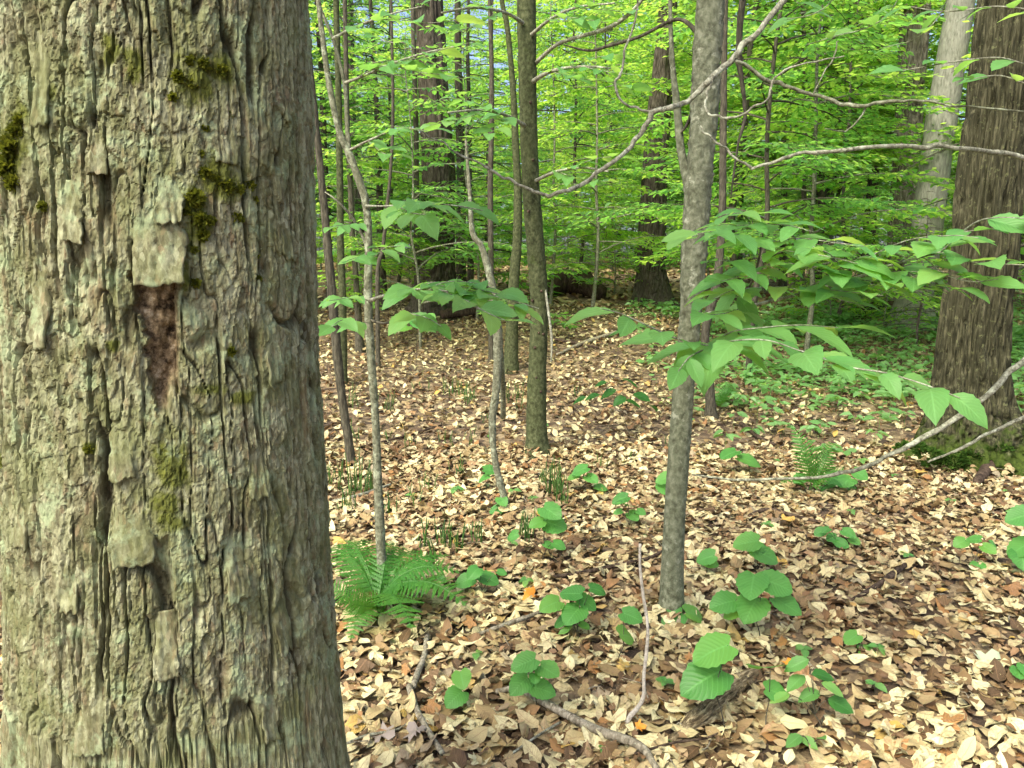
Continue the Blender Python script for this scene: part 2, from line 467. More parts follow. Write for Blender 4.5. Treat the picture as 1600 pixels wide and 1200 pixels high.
def frames(dirs, normals):
    d = dirs / (np.linalg.norm(dirs, axis=1)[:, None] + 1e-9)
    n = normals - d * (normals * d).sum(1)[:, None]
    n = n / (np.linalg.norm(n, axis=1)[:, None] + 1e-9)
    return np.stack([np.cross(d, n), d, n], 2)           # columns: x, y, z

def scatter(mb, tmpl, pos, Fm, scale, luv=True):
    V, F, uv = tmpl
    n, k = len(pos), len(V)
    if n == 0: return
    W = np.einsum('nij,kj->nki', Fm, V) * np.asarray(scale).reshape(-1, 1, 1) + np.asarray(pos)[:, None, :]
    FF = (F[None] + (np.arange(n) * k)[:, None, None]).reshape(-1, F.shape[1])
    if luv: mb.add(W.reshape(-1, 3), FF, luv=np.tile(uv, (n, 1)))
    else: mb.add(W.reshape(-1, 3), FF)

def place(mesh, name, parent, base, d, nrm, scale, wscale=1.0):
    """one leaf object: base point, direction, normal"""
    Fm = frames(np.asarray([d], float), np.asarray([nrm], float))[0]
    o = bpy.data.objects.new(name, mesh)
    COL.objects.link(o)
    m = Matrix(((Fm[0, 0] * scale * wscale, Fm[0, 1] * scale, Fm[0, 2] * scale, 0), (Fm[1, 0] * scale * wscale, Fm[1, 1] * scale, Fm[1, 2] * scale, 0),
                (Fm[2, 0] * scale * wscale, Fm[2, 1] * scale, Fm[2, 2] * scale, 0), (0, 0, 0, 1)))
    loc = Vector([float(x) for x in base]) - (parent.location if parent else Vector((0, 0, 0)))
    o.matrix_basis = Matrix.Translation(loc) @ m
    if parent: o.parent = parent
    return o

def tmesh(name, tmpl, mat):
    mb = MB(); mb.add(tmpl[0], tmpl[1], luv=tmpl[2])
    return mb.mesh(name, mat)

BEECH = [leaf_template(7, 13, 0.27, 'oval', 0.15, 0.18 + 0.12 * i, 0.006, 0.012, 20 + i) for i in range(4)]
BEECH_ME = [tmesh('leaf', b, M['beech_leaf']) for b in BEECH]
HEART = [leaf_template(9, 12, 0.47, 'heart', 0.10, 0.10 + 0.1 * i, 0.008, 0.02, 30 + i) for i in range(4)]
HEART_ME = [tmesh('leaf', b, M['heart_leaf']) for b in HEART]
DARK_ME = [tmesh('leaf', leaf_template(7, 11, 0.33, 'oval', 0.2, 0.25, 0.005, 0.015, 40 + i), M['dark_leaf']) for i in range(2)]
SMALL = [leaf_template(3, 4, 0.28, 'oval', 0.25, c, 0, 0, 5) for c in (0.1, 0.3)]
TINY = []
for fold, droop in ((0.10, 0.05), (0.16, 0.16), (0.05, -0.06)):
    V_ = np.array([[0, 0, 0], [0, 1, -droop * 1.6], [-.28, .30, fold * .5], [-.25, .66, fold * .45 - droop * .6], [.28, .30, fold * .5], [.25, .66, fold * .45 - droop * .6]])
    TINY.append((V_, np.array([[0, 1, 3, 2], [0, 4, 5, 1]]), np.zeros((6, 3))))

# ------------------------------------------------------------------ the ground and its leaf litter
def warp(n, near, far):
    t = np.linspace(-1, 1, n)
    return np.sign(t) * (near * np.abs(t) + (far - near) * np.abs(t) ** 4)
gx = warp(221, 14, 420)
gy = np.concatenate([np.linspace(-60, -4, 12, endpoint=False), np.linspace(-4, 14, 150, endpoint=False), 14 + 500 * np.linspace(0, 1, 90) ** 2.6])
GX, GY = np.meshgrid(gx, gy)
GZ = terrain(GX, GY)
i_, j_ = np.meshgrid(np.arange(len(gy) - 1), np.arange(len(gx) - 1), indexing='ij')
nx_ = len(gx)
mb = MB(); mb.add(np.stack([GX, GY, GZ], -1), np.stack([i_ * nx_ + j_, i_ * nx_ + j_ + 1, (i_ + 1) * nx_ + j_ + 1, (i_ + 1) * nx_ + j_], -1).reshape(-1, 4))
ground = mb.build('ground', M['soil'], kind='structure')
ground['label'] = 'forest floor of dark soil under fallen leaves'

DEAD = [leaf_template(4, 6, random.uniform(.24, .32), 'oval', random.choice([-.3, .1, .2, .5, 1.0]) * random.uniform(.6, 1.1), random.uniform(-.7, .8), 0.01, random.uniform(.03, .11), 60 + i) for i in range(16)]
DEAD_LO = [leaf_template(3, 4, 0.29, 'oval', random.uniform(-.6, .9), random.uniform(-.8, .9), 0, .08, 80 + i) for i in range(8)]
MAPLE = [maple_template(100 + i, random.uniform(.08, .2)) for i in range(8)]

def wedge(n, y0, y1, ang=R(41), pw=1.0):
    y = np.sqrt(rng.uniform(y0 ** 2, y1 ** 2, n)) if pw == 1.0 else (rng.uniform(0, 1, n) ** pw) * (y1 - y0) + y0
    x = y * np.tan(rng.uniform(-ang, ang, n))
    return x, y

def litter_frames(n, tilt):
    yaw = rng.uniform(0, 2 * math.pi, n)
    nr = np.stack([rng.normal(0, tilt, n), rng.normal(0, tilt, n), np.ones(n)], 1)
    flip = rng.random(n) < 0.4
    nr[flip] *= -1
    d = np.stack([np.cos(yaw), np.sin(yaw), np.zeros(n)], 1)
    return frames(d - nr * (d * nr).sum(1)[:, None] / (nr * nr).sum(1)[:, None], nr)

lit = MB()
def lay(n, y0, y1, tmpls, smin, smax, tilt, lift):
    x, y = wedge(n, y0, y1)
    z = terrain(x, y) + rng.uniform(0.002, lift, n)
    Fm = litter_frames(n, tilt); sc = rng.uniform(smin, smax, n)
    pos = np.stack([x, y, z], 1) - Fm[:, :, 1] * (sc * 0.5)[:, None]
    pick = rng.integers(0, len(tmpls), n)
    for k, tm in enumerate(tmpls):
        s = pick == k
        scatter(lit, tm, pos[s], Fm[s], sc[s])
lay(15000, 1.1, 6.0, DEAD, 0.035, 0.105, 0.20, 0.030)
lay(16000, 1.1, 6.0, TINY, 0.015, 0.055, 0.35, 0.036)
lay(3200, 1.1, 6.0, MAPLE, 0.05, 0.13, 0.20, 0.034)
lay(21000, 5.6, 13.0, DEAD_LO, 0.04, 0.09, 0.45, 0.045)
lay(1200, 5.6, 8.5, MAPLE, 0.06, 0.11, 0.35, 0.045)
for fx, fy, fr in [(1048, 972, .06), (840, 712, .085), (553, 738, .04), (598, 945, .03), (796, 808, .035), (1114, 622, .05), (1520, 720, .42), (786, 652, .03)]:
    g_ = G(fx, fy); n_ = 46
    a_ = rng.uniform(0, 6.28, n_); rr_ = fr + rng.gamma(1.5, .03, n_)
    xs, ys = g_[0] + rr_ * np.cos(a_), g_[1] + rr_ * np.sin(a_)
    nr_ = np.stack([np.cos(a_) * .7 + rng.normal(0, .3, n_), np.sin(a_) * .7 + rng.normal(0, .3, n_), np.ones(n_)], 1)
    sc_ = rng.uniform(.04, .085, n_)
    Fm_ = frames(np.stack([-np.sin(a_), np.cos(a_), rng.normal(0, .3, n_)], 1), nr_)
    p_ = np.stack([xs, ys, terrain(xs, ys) + .03 + .05 * np.exp(-(rr_ - fr) / .04)], 1) - Fm_[:, :, 1] * (sc_ * .5)[:, None]
    scatter(lit, DEAD[fx % 16], p_, Fm_, sc_)
lay(30000, 12.5, 45.0, TINY, 0.10, 0.20, 0.35, 0.06)
litter = lit.build('leaf_litter', M['dead_leaf'], ground, kind='stuff')
litter['label'] = 'deep litter of tan, cream and brown fallen leaves'

tw = MB()
x_, y_ = wedge(620, 1.2, 9.0)
for x0, y0 in zip(x_, y_):
    L_ = .03 + .16 * random.random() ** 2.2; a_ = random.uniform(0, 6.28); z0 = ter(x0, y0) + random.uniform(.022, .042)
    b_ = a_ + random.gauss(0, .5)
    m_ = np.array([x0 + L_ * .5 * math.cos(a_), y0 + L_ * .5 * math.sin(a_), z0 + random.uniform(-.004, .012)])
    tw.add(*tube(np.array([[x0, y0, z0], m_, m_ + [L_ * .5 * math.cos(b_), L_ * .5 * math.sin(b_), random.uniform(-.01, .01)]]), np.array([.0026, .0022, .0012]) * random.uniform(.6, 1.6), 4, cap=False))
o = tw.build('litter_twigs', M['dead_wood'], ground, kind='stuff')

# the largest fallen leaves, one by one
DEAD_ME = [tmesh('dead_leaf', t_, M['dead_leaf']) for t_ in DEAD + MAPLE]
cnt = 0
while cnt < 300:
    px, py = random.uniform(-40, 1640), 1230 - 330 * random.random() ** 1.5
    if px < 560 and py < 1150: continue
    g = G(px, py)
    yaw = random.uniform(0, 6.28)
    nr = np.array([random.gauss(0, .28), random.gauss(0, .28) - 0.08, 1.0])
    s_ = random.uniform(0.05, 0.105)
    d_ = np.array([math.cos(yaw), math.sin(yaw), 0.0]); d_ -= nr * d_.dot(nr) / nr.dot(nr)
    place(random.choice(DEAD_ME), 'dead_leaf', ground, g + np.array([0, 0, random.uniform(.022, .038)]) - d_ * s_ * .5, d_, nr, s_)
    cnt += 1

# ------------------------------------------------------------------ the big mossy trunk beside the camera
TA = R(-23.6)
BT = np.array([1.535 * math.sin(TA), 1.535 * math.cos(TA)])      # axis at breast height
BR = 0.262
def bt_axis(z):
    return BT + np.array([0.022, 0.0]) * (z - 1.4)
def bt_rad(z):
    z = np.asarray(z, float)
    return BR * (1.0 - 0.030 * (z - 1.4)) + 0.16 * np.exp(-np.maximum(z, -0.2) / 0.33)

def on_trunk(px, py):
    """angle and height where that direction first meets the trunk"""
    d = ray(px, py); t = 0.6
    while t < 2.2:
        p = CAMP + d * t
        a = bt_axis(p[2])
        if np.hypot(*(p[:2] - a)) < bt_rad(p[2]): break
        t += 0.002
    a = bt_axis(p[2])
    return math.atan2(p[1] - a[1], p[0] - a[0]), p[2]

def bark_height(th, z):
    """relief of the bark in metres plus masks; th angle, z height"""
    u = th * BR
    u0, v0 = u, z
    uw = u + 0.007 * n2(u / .07, z / .16, 21) + 0.0035 * n2(u / .022, z / .035, 22)
    vw = z + 0.03 * n2(u / .05, z / .12, 23)
    # long wandering fissures
    a1 = n2(uw / .034 + 0.5 * n2(uw / .1, vw / .25, 24), vw / .40, 25)
    a2 = n2(uw / .016 + 7, vw / .17, 26)
    wid = 0.046 + 0.032 * n2(u / .1, z / .2, 27)
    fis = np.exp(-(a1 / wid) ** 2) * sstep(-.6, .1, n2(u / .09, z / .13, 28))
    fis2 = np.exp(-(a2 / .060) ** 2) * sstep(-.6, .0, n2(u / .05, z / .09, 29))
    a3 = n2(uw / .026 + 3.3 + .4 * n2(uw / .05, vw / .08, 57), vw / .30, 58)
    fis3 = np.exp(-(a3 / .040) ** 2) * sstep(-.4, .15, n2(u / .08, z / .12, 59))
    # plates and flakes, each tilted outwards at its lower end
    f1, f2, r1, r1b, d1u, d1v = voro(uw / .034, vw / .15, 31)
    g1, g2, r2, r2b, d2u, d2v = voro(uw / .0145 + 3, vw / .050, 35)
    e2 = g2 - g1
    h1, h2, r3, r3b, d3u, d3v = voro(uw / .0062, vw / .015, 39)
    flat = .55 + .45 * sstep(-.4, .3, n2(u / .16, z / .22, 60))
    h = 0.0026 * (r1 - .5) + 0.0026 * d1u * (r1b - .5) * 2 - 0.0020 * d1v * (0.3 + r1)
    h += flat * (0.0030 * (r2 - .5) + 0.0030 * d2u * (r2b - .5) * 2 - 0.0026 * d2v * (.3 + r2b))
    h += flat * (0.0022 * (r3 - .5) + 0.0014 * d3u * (r3b - .5) * 2 - 0.0018 * d3v * r3b)
    h -= flat * 0.0018 * np.exp(-(e2 / .07) ** 2)
    h -= 0.019 * fis + 0.0090 * fis2 + .013 * fis3
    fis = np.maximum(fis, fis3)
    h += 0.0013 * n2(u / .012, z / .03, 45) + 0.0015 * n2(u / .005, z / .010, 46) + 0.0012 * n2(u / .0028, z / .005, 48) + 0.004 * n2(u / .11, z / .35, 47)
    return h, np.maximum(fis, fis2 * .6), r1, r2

c0 = on_trunk(248, 500); ccorn = on_trunk(215, 430)
cav_w = abs((on_trunk(284, 500)[0] - on_trunk(212, 500)[0])) * .5
cav_top, cav_bot = on_trunk(248, 425)[1], on_trunk(255, 600)[1]
d2_ = on_trunk(345, 1060)
def cavity(th, z):
    ze = (z - cav_bot) / (cav_top - cav_bot)
    prof = np.clip(0.62 + .5 * ze - .15 * ze ** 2, .05, 1.0)
    rg = cav_w * prof * (1.02 + .10 * n2(z / .010, 0 * z, 51) + .05 * n2(z / .003, 0 * z, 53))
    lf = cav_w * prof * (1.15 + .45 * n2(z / .016, 0 * z, 52) + .15 * n2(z / .005, 0 * z, 54))
    cx = c0[0] + cav_w * 0.15 * (1 - ze)
    dx = th - cx
    q = np.where(dx > 0, dx / rg, -dx / lf)
    m = (1 - sstep(.86, 1.0, q)) * sstep(-.28, .05, ze + .22 * n2(th / .05, z / .03, 55)) * (1 - sstep(.97, 1.02, ze))
    m2 = np.exp(-(((th - d2_[0]) / .055) ** 2 + ((z - d2_[1]) / .045) ** 2) ** 2) * (.6 + .4 * n2(th * BR / .01, z / .02, 56))
    return np.maximum(m, 0), np.maximum(m2, 0)

facing = math.atan2(-BT[1], -BT[0])
th = np.concatenate([np.linspace(facing - R(112), facing + R(112), 450), facing + np.linspace(R(112), R(248), 70)[1:-1]])
zz = np.concatenate([np.linspace(-.15, .74, 40, endpoint=False), np.linspace(.74, 2.0, 680, endpoint=False), np.linspace(2.0, 3.2, 60, endpoint=False), np.linspace(3.2, 9.0, 24)])
TH, ZZ = np.meshgrid(th, zz)
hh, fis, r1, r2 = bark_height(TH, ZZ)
m1, m2 = cavity(TH, ZZ)
rough = 0.0022 * n2(TH * BR / .008, ZZ / .012, 61) + 0.003 * n2(TH * BR / .02, ZZ / .03, 62)
hh = hh * (1 - m1) + m1 * (-0.032 - .012 * sstep(0, cav_w, TH - c0[0]) + 3.0 * rough + .008 * n2(TH * BR / .03, ZZ / .05, 63)) - m2 * 0.014
lobes = 1 + 0.10 * np.exp(-np.maximum(ZZ, 0) / .3) * np.cos(TH * 5 + 1.0) + .012 * np.cos(TH * 3 + ZZ)
RR = bt_rad(ZZ) * lobes + hh
AX = BT[0] + 0.022 * (ZZ - 1.4); AY = BT[1] + 0 * ZZ
V = np.stack([AX + RR * np.cos(TH), AY + RR * np.sin(TH), ZZ], -1)
k_, n_ = TH.shape
i_, j_ = np.meshgrid(np.arange(k_ - 1), np.arange(n_), indexing='ij')
j2_ = (j_ + 1) % n_
Q_ = np.stack([i_ * n_ + j_, i_ * n_ + j2_, (i_ + 1) * n_ + j2_, (i_ + 1) * n_ + j_], -1).reshape(-1, 4)

def big_bark_mat():
    m, t, b = new_mat('old_maple_bark')
    def at(nm):
        a = t.nodes.new('ShaderNodeAttribute'); a.attribute_name = nm
        return a.outputs['Fac']
    v = coords(t); vs = coords(t, (1, 1, .3))
    fine = noise(t, vs, 160, 5, .7); blot = noise(t, v, 9, 5, .65); med = noise(t, v, 38, 4, .65)
    c = ramp(t, at('plate'), [(0.0, (0.112, 0.100, 0.048)), (0.3, (0.177, 0.171, 0.085)), (0.55, (0.214, 0.219, 0.114)), (0.8, (0.278, 0.284, 0.160)), (1.0, (0.177, 0.152, 0.085))])
    c2 = ramp(t, at('flake'), [(0.0, (0.093, 0.081, 0.042)), (0.35, (0.158, 0.158, 0.085)), (0.7, (0.214, 0.219, 0.127)), (0.9, (0.335, 0.341, 0.220)), (1.0, (0.223, 0.203, 0.118))])
    c = mixc(t, .5, c, c2)
    f2 = noise(t, vs, 70, 6, .75)
    c = mixc(t, ramp(t, f2, [(.36, (.85,) * 3), (.50, (0,) * 3)]), c, (0.060, 0.050, 0.026))
    c = mixc(t, ramp(t, f2, [(.52, (0,) * 3), (.66, (.75,) * 3)]), c, (0.400, 0.417, 0.262))
    c = mixc(t, ramp(t, med, [(.34, (.6,) * 3), (.48, (0,) * 3)]), c, (0.093, 0.086, 0.040))
    vo = t.nodes.new('ShaderNodeTexVoronoi'); vo.inputs['Scale'].default_value = 150; vo.inputs['Randomness'].default_value = 1.0
    t.links.new(coords(t, (1, 1, .42)), vo.inputs['Vector'])
    vsep = t.nodes.new('ShaderNodeSeparateColor'); t.links.new(vo.outputs['Color'], vsep.inputs[0])
    c = mixc(t, ramp(t, vsep.outputs[0], [(.74, (0,) * 3), (.86, (.35,) * 3)], 'LINEAR'), c, (0.428, 0.437, 0.287))
    c = mixc(t, ramp(t, vsep.outputs[1], [(.74, (0,) * 3), (.86, (.45,) * 3)], 'LINEAR'), c, (0.070, 0.059, 0.030))
    c = mixc(t, ramp(t, vsep.outputs[2], [(.90, (0,) * 3), (.96, (.5,) * 3)], 'LINEAR'), c, (0.233, 0.173, 0.098))
    # thin green algae film, pale lichen, rusty bark
    c = mixc(t, ramp(t, blot, [(.42, (0,) * 3), (.62, (.6,) * 3)]), c, (0.126, 0.144, 0.052))
    ln = noise(t, v, 16, 6, .72)
    c = mixc(t, ramp(t, ln, [(.53, (0,) * 3), (.62, (.75,) * 3)]), c, mixc(t, med, (0.186, 0.244, 0.122), (0.352, 0.417, 0.253)))
    rn = noise(t, vs, 20, 5, .7)
    c = mixc(t, ramp(t, rn, [(.60, (0,) * 3), (.70, (.6,) * 3)]), c, (0.186, 0.127, 0.063))
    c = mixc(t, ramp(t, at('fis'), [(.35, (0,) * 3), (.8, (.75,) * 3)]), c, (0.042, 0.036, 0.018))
    # open rotten wood
    rot = ramp(t, noise(t, v, 60, 6, .75), [(.38, (0.030, 0.021, 0.012)), (.47, (0.15, 0.105, 0.058)), (.56, (0.29, 0.215, 0.12)), (.66, (0.50, 0.42, 0.29))])
    c = mixc(t, at('cav'), c, rot)
    # moss
    mo = math_(t, 'ADD', at('moss'), math_(t, 'MULTIPLY', math_(t, 'SUBTRACT', med, .5), 1.3))
    c = mixc(t, ramp(t, mo, [(.45, (0,) * 3), (.72, (.92,) * 3)]), c, ramp(t, fine, [(.3, (0.035, 0.045, 0.006)), (.7, (0.13, 0.145, 0.02))]))
    t.links.new(c, b.inputs['Base Color'])
    b.inputs['Roughness'].default_value = .9
    b.inputs['Specular IOR Level'].default_value = .2
    bump(t, b, math_(t, 'ADD', math_(t, 'ADD', f2, med), math_(t, 'MULTIPLY', vsep.outputs[1], -.35)), .85, .004)
    return m
M['big_bark'] = big_bark_mat()

moss_spots = [(345, 285, 55, 60), (310, 340, 34, 70), (300, 120, 40, 60), (20, 240, 40, 75), (30, 180, 25, 25), (290, 430, 10, 30), (270, 730, 45, 60), (360, 548, 12, 14), (265, 800, 40, 50),
              (345, 110, 30, 40), (380, 620, 30, 20), (70, 140, 25, 25), (140, 700, 16, 16), (5, 720, 12, 30), (170, 80, 20, 30), (205, 105, 25, 40), (60, 320, 14, 20), (175, 540, 14, 16), (320, 610, 40, 16)]
moss = np.zeros(TH.shape)
for mx_, my_, mw_, mh_ in moss_spots:
    a_, z_ = on_trunk(mx_, my_)
    moss = np.maximum(moss, .8 * np.exp(-(((TH - a_) * BR / (mw_ * .00105)) ** 2 + ((ZZ - z_) / (mh_ * .00105)) ** 2)))
moss = np.maximum(moss, .6 * np.exp(-np.maximum(ZZ, 0) / .25))

big = thing('maple_tree', 'huge old tree trunk with flaking mossy grey bark and a rotten brown hole', 'tree', (BT[0], BT[1], 0))
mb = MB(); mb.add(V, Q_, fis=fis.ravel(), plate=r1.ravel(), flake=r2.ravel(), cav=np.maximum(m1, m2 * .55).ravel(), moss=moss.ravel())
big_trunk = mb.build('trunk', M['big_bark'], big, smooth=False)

def trunk_pt(a, z, out=0.0):
    ax = bt_axis(z); r = float(bt_rad(z)) + out
    return np.array([ax[0] + r * math.cos(a), ax[1] + r * math.sin(a), z])

# loose bark flakes, thin curled plates standing off the trunk
def flake(px, py, wpx, hpx, lift, seed, side=0.0, jag=1.0, thick=.004):
    a, z = on_trunk(px, py)
    w_, h_ = wpx * .00100, hpx * .00098
    nu, nv = 17, 29
    U, W = np.meshgrid(np.linspace(-1, 1, nu), np.linspace(-1, 1, nv))
    s = seed * 7.13
    eL = 1 + jag * (.30 * n2(W * 1.7 + s, W * 0 + s, 71) + .16 * n2(W * 6 + s, W * 0 + s, 74))
    eR = 1 + jag * (.30 * n2(W * 1.7 + s, W * 0 - s, 75) + .16 * n2(W * 6 + s, W * 0 - s, 76))
    eB = 1 + jag * (.12 * n2(U * 1.8 + s, U * 0 + s, 72) + .10 * n2(U * 5 + s, U * 0 + s, 77))
    uu = U * (w_ / 2) * np.where(U < 0, eL, eR) * (1 - .35 * np.clip(W, 0, 1) ** 2)
    ww = W * (h_ / 2) * np.where(W < 0, eB, 1)
    A_ = a + uu / BR; Z_ = z + ww
    hz, fz, q1, q2 = bark_height(A_, Z_)
    edge = np.clip((np.abs(U) - .6) / .4, 0, 1) ** 2
    out = -.005 + (.008 + lift) * np.clip((1 - W) / 2, 0, 1) ** 1.3 - .004 * edge * (W > -.2) + side * U * np.clip((1 - W) / 2, 0, 1) + .55 * np.maximum(hz, -.006) + .0012 * n2(uu / .004, ww / .010, 73)
    r_ = bt_rad(Z_)
    def surf(o):
        return np.stack([BT[0] + .022 * (Z_ - 1.4) + (r_ + o) * np.cos(A_), BT[1] + (r_ + o) * np.sin(A_), Z_], -1).reshape(-1, 3)
    top = surf(out); bot = surf(out - thick - .004 * (np.maximum(np.abs(U), np.abs(W)) < .9))
    i, j = np.meshgrid(np.arange(nv - 1), np.arange(nu - 1), indexing='ij')
    q = np.stack([i * nu + j, i * nu + j + 1, (i + 1) * nu + j + 1, (i + 1) * nu + j], -1).reshape(-1, 4)
    rim = [k for k in range(nu)] + [r * nu + nu - 1 for r in range(1, nv)] + [(nv - 1) * nu + k for k in range(nu - 2, -1, -1)] + [r * nu for r in range(nv - 2, 0, -1)]
    n = nu * nv
    rq = [[rim[(k + 1) % len(rim)], rim[k], rim[k] + n, rim[(k + 1) % len(rim)] + n] for k in range(len(rim))]
    mb = MB(); zr = np.zeros(2 * n)
    mb.add(np.vstack([top, bot]), np.vstack([q, q[:, ::-1] + n, rq]), plate=np.tile(.15 + .65 * q1.ravel(), 2), flake=np.tile(.1 + .75 * q2.ravel(), 2), fis=zr, cav=zr, moss=zr)
    o = mb.build('bark_flake', M['big_bark'], big); o.parent = big_trunk
    return o

f_ = flake(247, 375, 70, 132, .020, 1, .004, .6)
f_['label'] = 'lifted pale bark flake over the rotten hole'
flake(262, 300, 34, 90, .008, 2, .004)
for k, (fx, fy, fw, fh) in enumerate([(62, 120, 30, 130), (190, 700, 34, 96), (205, 830, 60, 110), (35, 800, 36, 120), (108, 900, 36, 110), (445, 120, 28, 150), (445, 330, 24, 150), (60, 470, 34, 140),
        (440, 960, 30, 140), (370, 880, 34, 120), (260, 1010, 36, 110), (140, 1120, 44, 130), (400, 720, 32, 120), (110, 330, 34, 90), (425, 540, 28, 130), (420, 1100, 30, 130), (350, 200, 40, 100), (150, 240, 26, 60)]):
    flake(fx, fy, fw, fh, random.uniform(.003, .008), 10 + k, random.uniform(-.003, .003))

# moss cushions
def moss_tuft(px, py, rpx):
    a, z = on_trunk(px, py)
    p = trunk_pt(a, z, -0.002); n = np.array([math.cos(a), math.sin(a), 0.15]); n /= np.linalg.norm(n)
    r = rpx * .00095
    k = int(70 + 5 * rpx)
    d = rng.normal(0, 1, (k, 3)); d /= np.linalg.norm(d, axis=1)[:, None]
    d = d + n * .7; d /= np.linalg.norm(d, axis=1)[:, None]
    base = p + d * r * .35 * rng.uniform(.3, 1, (k, 1)) + np.cross(d, n) * r * .3
    mb = MB()
    Fm = frames(d, rng.normal(0, 1, (k, 3)))
    scatter(mb, TINY[0], base, Fm, rng.uniform(.55, 1.0, k) * r)
    o = mb.build('moss_tuft', M['moss'], big); o.parent = big_trunk
    return o
M['moss'] = leaf_mat('cushion_moss', [(0.05, 0.065, 0.008), (0.10, 0.115, 0.013), (0.19, 0.20, 0.022)], [(0.15, 0.18, 0.02), (0.22, 0.25, 0.02), (0.3, 0.32, 0.03)], .3, .8, veins=False, spec=.1)
for mx_, my_, mr_ in [(305, 310, 16), (320, 270, 11), (352, 290, 14), (370, 295, 12), (390, 290, 10), (397, 312, 8), (315, 345, 15), (328, 345, 10), (318, 368, 11), (303, 390, 8), (372, 340, 11), (306, 443, 9),
        (361, 549, 9), (290, 330, 9), (335, 280, 10), (18, 230, 18), (12, 262, 18), (25, 205, 13), (22, 285, 14), (280, 120, 11), (295, 95, 10), (345, 110, 11), (270, 152, 8), (138, 702, 8), (4, 722, 12),
        (65, 322, 8), (400, 400, 6), (404, 435, 6), (320, 200, 7), (360, 180, 7), (312, 240, 8), (30, 187, 9), (280, 380, 7), (318, 100, 12), (300, 130, 10)]:
    moss_tuft(mx_, my_, mr_)

# ------------------------------------------------------------------ trunks
def furrow(depth, su, sv, seed, flare=None):
    def f(r, x, y, s, th):
        a = n3(x / su, y / su, s / sv, seed); b_ = n3(x / su * 2.1, y / su * 2.1, s / sv * 2.6, seed + 1)
        c = n3(x / su * .4, y / su * .4, s / sv * .5, seed + 2)
        d = -np.exp(-(a / .22) ** 2) * depth - .45 * depth * np.exp(-(b_ / .25) ** 2) + depth * .5 * c
        r = r + d
        if flare is not None: r = r * flare(s, th)
        return r
    return f

def bumpy(depth, su, sv, seed):
    def f(r, x, y, s, th):
        a = n3(x / su, y / su, s / sv, seed); b_ = n3(x / su * 2.5, y / su * 2.5, s / sv * 2.5, seed + 1)
        return r * (1 + depth * a + depth * 1.3 * np.clip(b_, 0.15, 1) + depth * .5 * n3(x / su / 6, y / su / 6, s / sv / 6, seed + 2))
    return f

def stem(parent, name, pts, mat, disp=None, n=12, per=6, Y=None):
    q, r = pxpath(pts, Y)
    q, r = smooth_path(q, r, per)
    mb = MB(); mb.add(*tube(q, r, n, disp))
    return mb.build(name, mat, parent)

def tall(pts, Y, top):
    """carry a trunk on above the picture, tapering"""
    q, r = pxpath(pts, Y)
    d = q[-1] - q[-2]; d = d / d[2]
    if top > q[-1][2] + .3:
        for f in (.35, .7, 1.0):
            dz = (top - pts_z(q)) * f
            q = np.vstack([q, q[len(pts) - 1] + d * dz * .8 + np.array([0, 0, .2 * dz])]); r = np.append(r, r[len(pts) - 1] * (1 - .55 * f))
    q[0][2] -= .12
    return q, r
def pts_z(q): return q[-1][2]

def tree(name, label, pts, mat, disp, n=32, per=24, Y=None, top=9.0, group=None, cat='tree'):
    g = G(pts[0][0], pts[0][1])
    if Y is None: Y = g[1]
    base = P(pts[0][0], pts[0][1], Y); base[2] = ter(base[0], base[1])
    t = thing(name, label, cat, base, group)
    q, r = tall(pts, Y, top)
    q[0][2] = base[2] - .12
    q, r = smooth_path(q, r, per)
    s_ = np.concatenate([[0], np.cumsum(np.linalg.norm(np.diff(q, axis=0), axis=1))])
    r = r * (1 + .55 * np.exp(-np.maximum(s_ - .10, 0) / (1.1 * r[len(r) // 4] + .01)))
    mb = MB(); mb.add(*tube(q, r, n, disp))
    mb.build('trunk', mat, t)
    return t, Y

# the furrowed tree with the mossy root flare
def flareG(s, th):
    lob = 0
    for c_, a_, w_ in ((3.1, 1.15, .5), (-2.2, .75, .42), (-.5, .8, .45), (1.3, .5, .5), (-1.3, .35, .4)):
        dd = np.abs((th - c_ + math.pi) % (2 * math.pi) - math.pi)
        lob = lob + a_ * np.exp(-(dd / w_) ** 2)
    return 1 + np.exp(-np.maximum(s - .10, 0) / .26) * (.06 + .8 * lob) + .10 * np.exp(-s / .6)
tG, yG = tree('maple_tree', 'stout tree with furrowed bark and green mossy root flare', [(1520, 716, 108), (1515, 670, 104), (1513, 620, 100), (1516, 560, 99), (1524, 480, 97), (1536, 400, 98), (1544, 300, 98), (1560, 183, 100), (1583, 0, 104)],
     M['furrow'], furrow(.050, .032, .60, 200, flareG), 160, 44, top=12)
# moss on its roots
def moss_pad(px, py, rpx, Y, parent, n=260):
    p = P(px, py, Y); p[2] = max(p[2], ter(p[0], p[1]) - .01)
    r = rpx * Y / FPX
    d = rng.normal(0, 1, (n, 3)); d[:, 2] = np.abs(d[:, 2]); d /= np.linalg.norm(d, axis=1)[:, None]
    mb = MB(); scatter(mb, TINY[0], p + d * r * np.array([1.2, .7, .5]) * rng.uniform(.6, 1, (n, 1)), frames(d, rng.normal(0, 1, (n, 3))), rng.uniform(.015, .035, n))
    k = 10
    o = mb.build('moss_pad', M['moss_green'], parent); o.parent = [c_ for c_ in parent.children if c_.name.startswith('trunk')][0]
    return o
M['moss_green'] = leaf_mat('root_moss', [(0.02, 0.05, 0.008), (0.04, 0.09, 0.012), (0.07, 0.13, 0.02)], [(0.06, 0.14, 0.02)] * 3, .25, .8, veins=False, spec=.1)
for a_ in [(1425, 702, 22), (1450, 712, 20), (1470, 728, 24), (1490, 722, 22), (1560, 702, 18), (1520, 716, 22), (1505, 735, 14)]:
    moss_pad(a_[0], a_[1], a_[2], yG - .32, tG)

